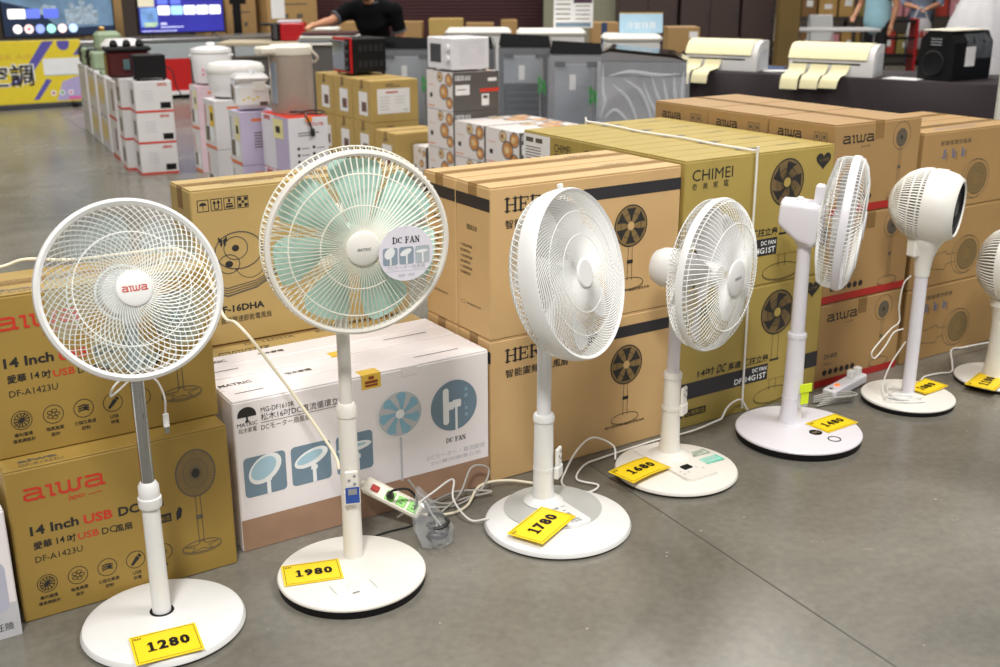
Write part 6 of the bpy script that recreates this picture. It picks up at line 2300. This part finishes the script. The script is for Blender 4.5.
def person(label, u, w_, rot, J, top_m, leg_m, sleeve, mask=False, vest=None, hair_long=False, scale=1.0):
    root = hthing('person', label, 'person', u, w_, 0, rot)
    root.scale = (scale, scale, scale)
    b = MB()
    hip, chest, neck, head = [Vector(J[k]) for k in ('hip', 'chest', 'neck', 'head')]
    limb(b, [hip, (hip + chest) / 2, chest], [.12, .11, .11], 16)
    limb(b, [chest + (neck - chest) * .6, neck, head + Vector((0, .01, -.06))], [.08, .055, .055])
    ball(b, head, .076, .095, .115)
    ball(b, head + Vector((0, -.03, -.06)), .055, .06, .055)
    ball(b, head + Vector((0, -.1, -.015)), .012, .018, .022)
    for s in (-1, 1):
        ball(b, head + Vector((s * .077, .01, -.01)), .012, .022, .03)
    for s, k in ((-1, 'R'), (1, 'L')):
        sh_, el, wr = [Vector(p_) for p_ in J['arm' + k]]
        limb(b, [chest + Vector((s * .08, .02, .06)), sh_, (sh_ + el) / 2, el, (el + wr) / 2, wr], [.06, .055, .05, .042, .04, .028])
        d = (wr - el).normalized()
        pc = wr + d * .055
        side = d.cross(Vector((0, 0, 1)))
        side = side.normalized() if side.length > .1 else Vector((1, 0, 0))
        limb(b, [wr, pc], [.027, .034])
        for q in range(4):
            off = side * (-.027 + .018 * q)
            L_ = (.05, .06, .057, .045)[q]
            limb(b, [pc + off * .8, pc + off + d * (.03 + L_ * .4), pc + off * 1.05 + d * (.03 + L_) + Vector((0, 0, -.018))], [.0115, .0105, .009], 8)
        limb(b, [wr + d * .02 - side * s * .02, wr + d * .05 - side * s * .045, wr + d * .08 - side * s * .05], [.013, .011, .009], 8)
        hp, kn, an = [Vector(p_) for p_ in J['leg' + k]]
        limb(b, [hip + Vector((s * .06, 0, -.02)), hp, kn, (kn + an) / 2 + Vector((0, .015, .05)), an], [.12, .088, .06, .055, .04])
        limb(b, [an, an + Vector((0, -.1, -.035)), an + Vector((0, -.17, -.045))], [.045, .042, .03])
    organic(b, 'body', SKIN, root, .011)
    c_ = MB()
    limb(c_, [hip + Vector((0, 0, -.04)), (hip + chest) / 2, chest, chest + (neck - chest) * .45], [.175, .16, .18, .13], 18)
    for s, k in ((-1, 'R'), (1, 'L')):
        sh_, el, wr = [Vector(p_) for p_ in J['arm' + k]]
        e_ = sh_ + (el - sh_) * min(sleeve, 1) if sleeve <= 1 else el + (wr - el) * (sleeve - 1)
        pts = [chest + Vector((s * .09, 0, .07)), sh_]
        rad = [.115, .083]
        if sleeve > 1:
            pts.append(el)
            rad.append(.062)
        pts.append(e_)
        rad.append(.07 if sleeve <= 1 else .05)
        c_.tube(pts, rad, 14)
        ball(c_, sh_, .085, .085, .085)
        ball(c_, pts[0], .11, .11, .1)
    organic(c_, 'shirt', top_m, root, .013)
    if vest:
        v_ = MB()
        limb(v_, [hip + Vector((0, 0, -.06)), (hip + chest) / 2, chest + Vector((0, 0, .05))], [.19, .178, .17], 18)
        organic(v_, 'vest', vest, root, .014)
    t_ = MB()
    limb(t_, [hip + Vector((0, 0, .02)), hip + Vector((0, 0, -.06))], [.15, .16], 16)
    for s, k in ((-1, 'R'), (1, 'L')):
        hp, kn, an = [Vector(p_) for p_ in J['leg' + k]]
        t_.tube([hip + Vector((s * .06, 0, -.02)), hp, kn, an + Vector((0, 0, .03))], [.13, .105, .08, .068], 14)
    organic(t_, 'trousers', leg_m, root, .014)
    for s, k in ((-1, 'R'), (1, 'L')):
        an = Vector(J['leg' + k][2])
        MB().box(-.05, .05, -.2, .06, 0, .075, .025).build('shoe', mat('shoe_grey', '#6f6a6a', .6), root, T(an.x, an.y, 0))
    h_ = MB()
    ball(h_, head + Vector((0, .012, .03)), .09, .104, .108)
    if hair_long:
        limb(h_, [head + Vector((0, .06, .02)), head + Vector((0, .09, -.1)), head + Vector((0, .09, -.2))], [.08, .07, .05])
    h2 = h_.build('hair', HAIR, root, T(0, .02, .02), angle=180)
    for s in (-1, 1):
        MB().lathe([(0, -.004), (.011, -.002), (.013, .003), (0, .008)], 12, T(head.x + s * .03, head.y - .088, head.z + .005) @ RX(90)).build('eye', mat('eye_dark', '#1d1613', .3), root)
    MB().box(-.022, .022, -.004, .004, -.004, .004, .002).build('mouth', mat('lip', '#9a5a4c', .5), root, T(head.x, head.y - .085, head.z - .07))
    if mask:
        mk = MB()
        ball(mk, head + Vector((0, -.045, -.05)), .07, .062, .06)
        mk.build('face_mask', BLACK, root, angle=180)
    return root


J1 = dict(hip=(0, .22, .88), chest=(0, -.0, 1.1), neck=(-.01, -.08, 1.235), head=(-.03, -.16, 1.37),
          armR=[(-.225, -.03, 1.165), (-.38, -.16, 1.075), (-.50, -.33, 1.045)], armL=[(.225, -.02, 1.16), (.285, .02, .9), (.27, -.1, .68)],
          legR=[(-.1, .2, .82), (-.11, .12, .46), (-.11, .22, .07)], legL=[(.1, .2, .82), (.11, .12, .46), (.11, .22, .07)])
man = person('person in a black polo shirt reaching one arm over trays', -1.25, 11.42, 0, J1, mat('black_polo', '#0e0e10', .9, var=.08, scale=30, spec=.1), mat('dark_trousers', '#22242b', .8), .72, mask=True)
mb = MB()
mb.lathe([(.075, 1.2), (.088, 1.21), (.082, 1.25), (.07, 1.252)], 24, T(0, -.055, 0))
mb.build('polo_collar', mat('grey_collar', '#55555c', .8), man)
for s, e_ in ((-1, J1['armR']), (1, J1['armL'])):
    a, b_ = Vector(e_[0]), Vector(e_[1])
    d = (b_ - a).normalized()
    c_ = a + (b_ - a) * .74
    MB().tube([c_ - d * .012, c_ + d * .006], .073, 16).build('sleeve_trim', mat('grey_collar', '#55555c'), man)

J2 = dict(hip=(0, .02, .9), chest=(0, 0, 1.22), neck=(0, -.02, 1.38), head=(-.02, -.06, 1.52),
          armR=[(-.2, 0, 1.32), (-.27, -.02, 1.06), (-.2, -.24, .93)], armL=[(.2, 0, 1.32), (.27, .04, 1.06), (.25, -.02, .82)],
          legR=[(-.09, .02, .84), (-.1, 0, .47), (-.1, .03, .07)], legL=[(.09, .02, .84), (.1, 0, .47), (.1, .03, .07)])
person('person in a light blue vest over black sleeves at the white folding table', 5.32, 16.3, -50, J2, mat('black_tee', '#1b1b1e', .8), mat('black_trousers', '#17171a', .8), .62, vest=mat('light_blue_vest', '#a8d6e6', .6, var=.06))
J3 = dict(hip=(0, .02, .9), chest=(0, 0, 1.2), neck=(0, -.02, 1.36), head=(0, -.06, 1.5),
          armR=[(-.19, 0, 1.3), (-.26, 0, 1.04), (-.1, -.22, 1.0)], armL=[(.19, 0, 1.3), (.27, 0, 1.05), (.1, -.24, .98)],
          legR=[(-.09, .02, .84), (-.11, -.02, .47), (-.11, .0, .07)], legL=[(.09, .02, .84), (.1, .06, .47), (.1, .16, .09)])
person('person in a grey-blue denim shirt walking with a white shopping bag', 6.55, 18.0, -20, J3, mat('denim_shirt', '#7f8ba3', .8, var=.08), mat('dark_jeans', '#2b3040', .8), 1.2, hair_long=True)
bgx = hthing('shopping_bag', 'white plastic shopping bag with red lettering carried by the denim-shirted person', 'bag', 6.42, 17.62, .38)
mb = MB()
v, fc = [], []
n = 20
for r, z in ((.02, 0), (.17, .03), (.19, .2), (.17, .38), (.12, .46)):
    for k in range(n):
        a = 2 * PI * k / n
        v.append((r * math.cos(a) * (1 + .05 * math.sin(5 * a)), r * .5 * math.sin(a), z))
for i in range(4):
    for k in range(n):
        fc.append((i * n + k, i * n + (k + 1) % n, (i + 1) * n + (k + 1) % n, (i + 1) * n + k))
mb.add(v, fc)
mb.build('sack', mat('white_poly', '#e2e0e2'), bgx, angle=80)
MB().tube(spline([(-.1, 0, .45), (-.05, 0, .58), (0, 0, .62), (.05, 0, .58), (.1, 0, .45)], 5), .012, 6).build('handle', mat('white_poly', '#e2e0e2'), bgx)
rect_print(bgx, frame((-.12, -.105, .16), (1, 0, 0), (0, 0, 1), (0, -1, 0)), 'printed_logo', RED, (.03, .08, .02, .12), (.1, .15, .03, .12), (.17, .2, .02, .11), (.03, .2, .02, .045))

# --- far right: folding table, crates, goods shelf
ft = hthing('folding_table', 'white folding table in front of the light blue vest', 'table', 4.45, 15.6)
MB().box(-.62, .62, -.3, .3, .755, .79, .008).build('table_top', mat('table_white', '#c9c6c6', .4), ft)
for a in (-.55, .55):
    for b_ in (-.24, .24):
        MB().tube([(a, b_, 0), (a, b_, .755)], .016, 8).build('leg', STE, ft)
MB().tube([(-.55, -.24, .5), (.55, -.24, .5)], .012, 6).build('stretcher', STE, ft)
for k in range(2):
    c_ = hthing('folding_chair', 'white folding chair behind the white table, ' + ('left', 'right')[k] + ' one of two', 'chair', 4.2 + .5 * k, 16.7, 0, 4 * k, 'white chairs behind the folding table')
    MB().box(-.18, .18, -.18, .18, .43, .455, .008).build('seat', WHITE, c_)
    MB().box(-.18, .18, .17, .19, .55, .92, .008).build('backrest', WHITE, c_)
    for s in (-1, 1):
        MB().tube([(s * .17, .18, .92), (s * .17, .0, .3), (s * .17, -.2, 0)], .012, 6).build('leg', STE, c_)
        MB().tube([(s * .17, -.17, .44), (s * .17, .2, 0)], .012, 6).build('leg', STE, c_)
sh = hthing('goods_shelf', 'long goods rack with shelves of cartons along the back right', 'rack', 6.6, 19.6)
RK = mat('dark_rack_steel', '#3b3630', .5)
for a in (-1.9, -.65, .65, 1.9):
    for b_ in (-.25, .25):
        MB().box(a - .025, a + .025, b_ - .025, b_ + .025, 0, 2.2).build('post', RK, sh, smooth=False)
for z in (.1, .75, 1.35, 1.95):
    MB().box(-1.93, 1.93, -.28, .28, z, z + .05).build('shelf', RK, sh, smooth=False)
random.seed(21)
cols = [('rack_tan', '#b48e52', 'tan'), ('rack_red', '#b03a2e', 'red'), ('rack_white', '#d6d2c8', 'white'), ('rack_brown', '#7d5c35', 'brown'), ('rack_pink', '#cf8c94', 'pink'), ('rack_olive', '#8f8347', 'olive')]
levels = ['floor shelf', 'second shelf', 'third shelf']
for li, z in enumerate((.15, .8, 1.4)):
    x = -1.82
    k = 0
    while x < 1.6:
        wd = random.uniform(.24, .4)
        h = random.uniform(.28, .46)
        nm, hx, cn = cols[random.randrange(6)]
        xx, yy = hall(6.6 + x + wd / 2, 19.6)
        b_ = thing('stock_carton', cn + ' stock carton on the rack ' + levels[li] + ', number ' + ['one', 'two', 'three', 'four', 'five', 'six', 'seven', 'eight', 'nine', 'ten', 'eleven', 'twelve', 'thirteen', 'fourteen'][k] + ' from its left end', 'box', (xx, yy, z + .001), HR, 'stock on the goods rack')
        m_ = mat(nm, hx, .6, var=.08)
        MB().box(-wd / 2 + .01, wd / 2 - .01, -.2, .2, 0, h, .005).build('body', m_, b_)
        MB().box(-.03, .03, -.202, .202, h, h + .001).build('packing_tape', TAPE, b_, smooth=False)
        rect_print(b_, frame((-wd / 2, -.2, 0), (1, 0, 0), (0, 0, 1), (0, -1, 0)), 'printed_label', PAPER, (wd * .3, wd * .7, h * .4, h * .65))
        x += wd + .02
        k += 1
rc = hthing('display_rack', 'red and black low rack between the vest wearer and the shopper', 'rack', 5.95, 17.3)
MB().box(-.28, .28, -.15, .15, 0, .05, .005).build('base', BLACK, rc)
for s in (-1, 1):
    MB().box(s * .27 - .02, s * .27 + .02, -.15, .15, .05, .85, .004).build('side_panel', mat('red_lacquer', '#b3171d'), rc)
for z in (.3, .55, .8):
    MB().box(-.25, .25, -.15, .15, z, z + .03, .003).build('shelf', BLACK, rc)
# pale board corner at the right edge beyond the cartons
o = MB().box(-.15, -.01, -.012, .012, 0, 1.13, .003).build('sign_board', mat('pale_grey_board', '#c9c8bd', .5))
MB().box(-.2, .04, -.1, .1, 0, .012, .003).build('foot_plate', GREY, o)
o.matrix_world = T(5.05, 3.2, 0) @ RZ(-30)
tag(o, 'pale upright board cut off at the right edge beside the cartons', 'board')

_n = bpy.data.objects.get('type_setter')
if _n:
    bpy.data.objects.remove(_n)
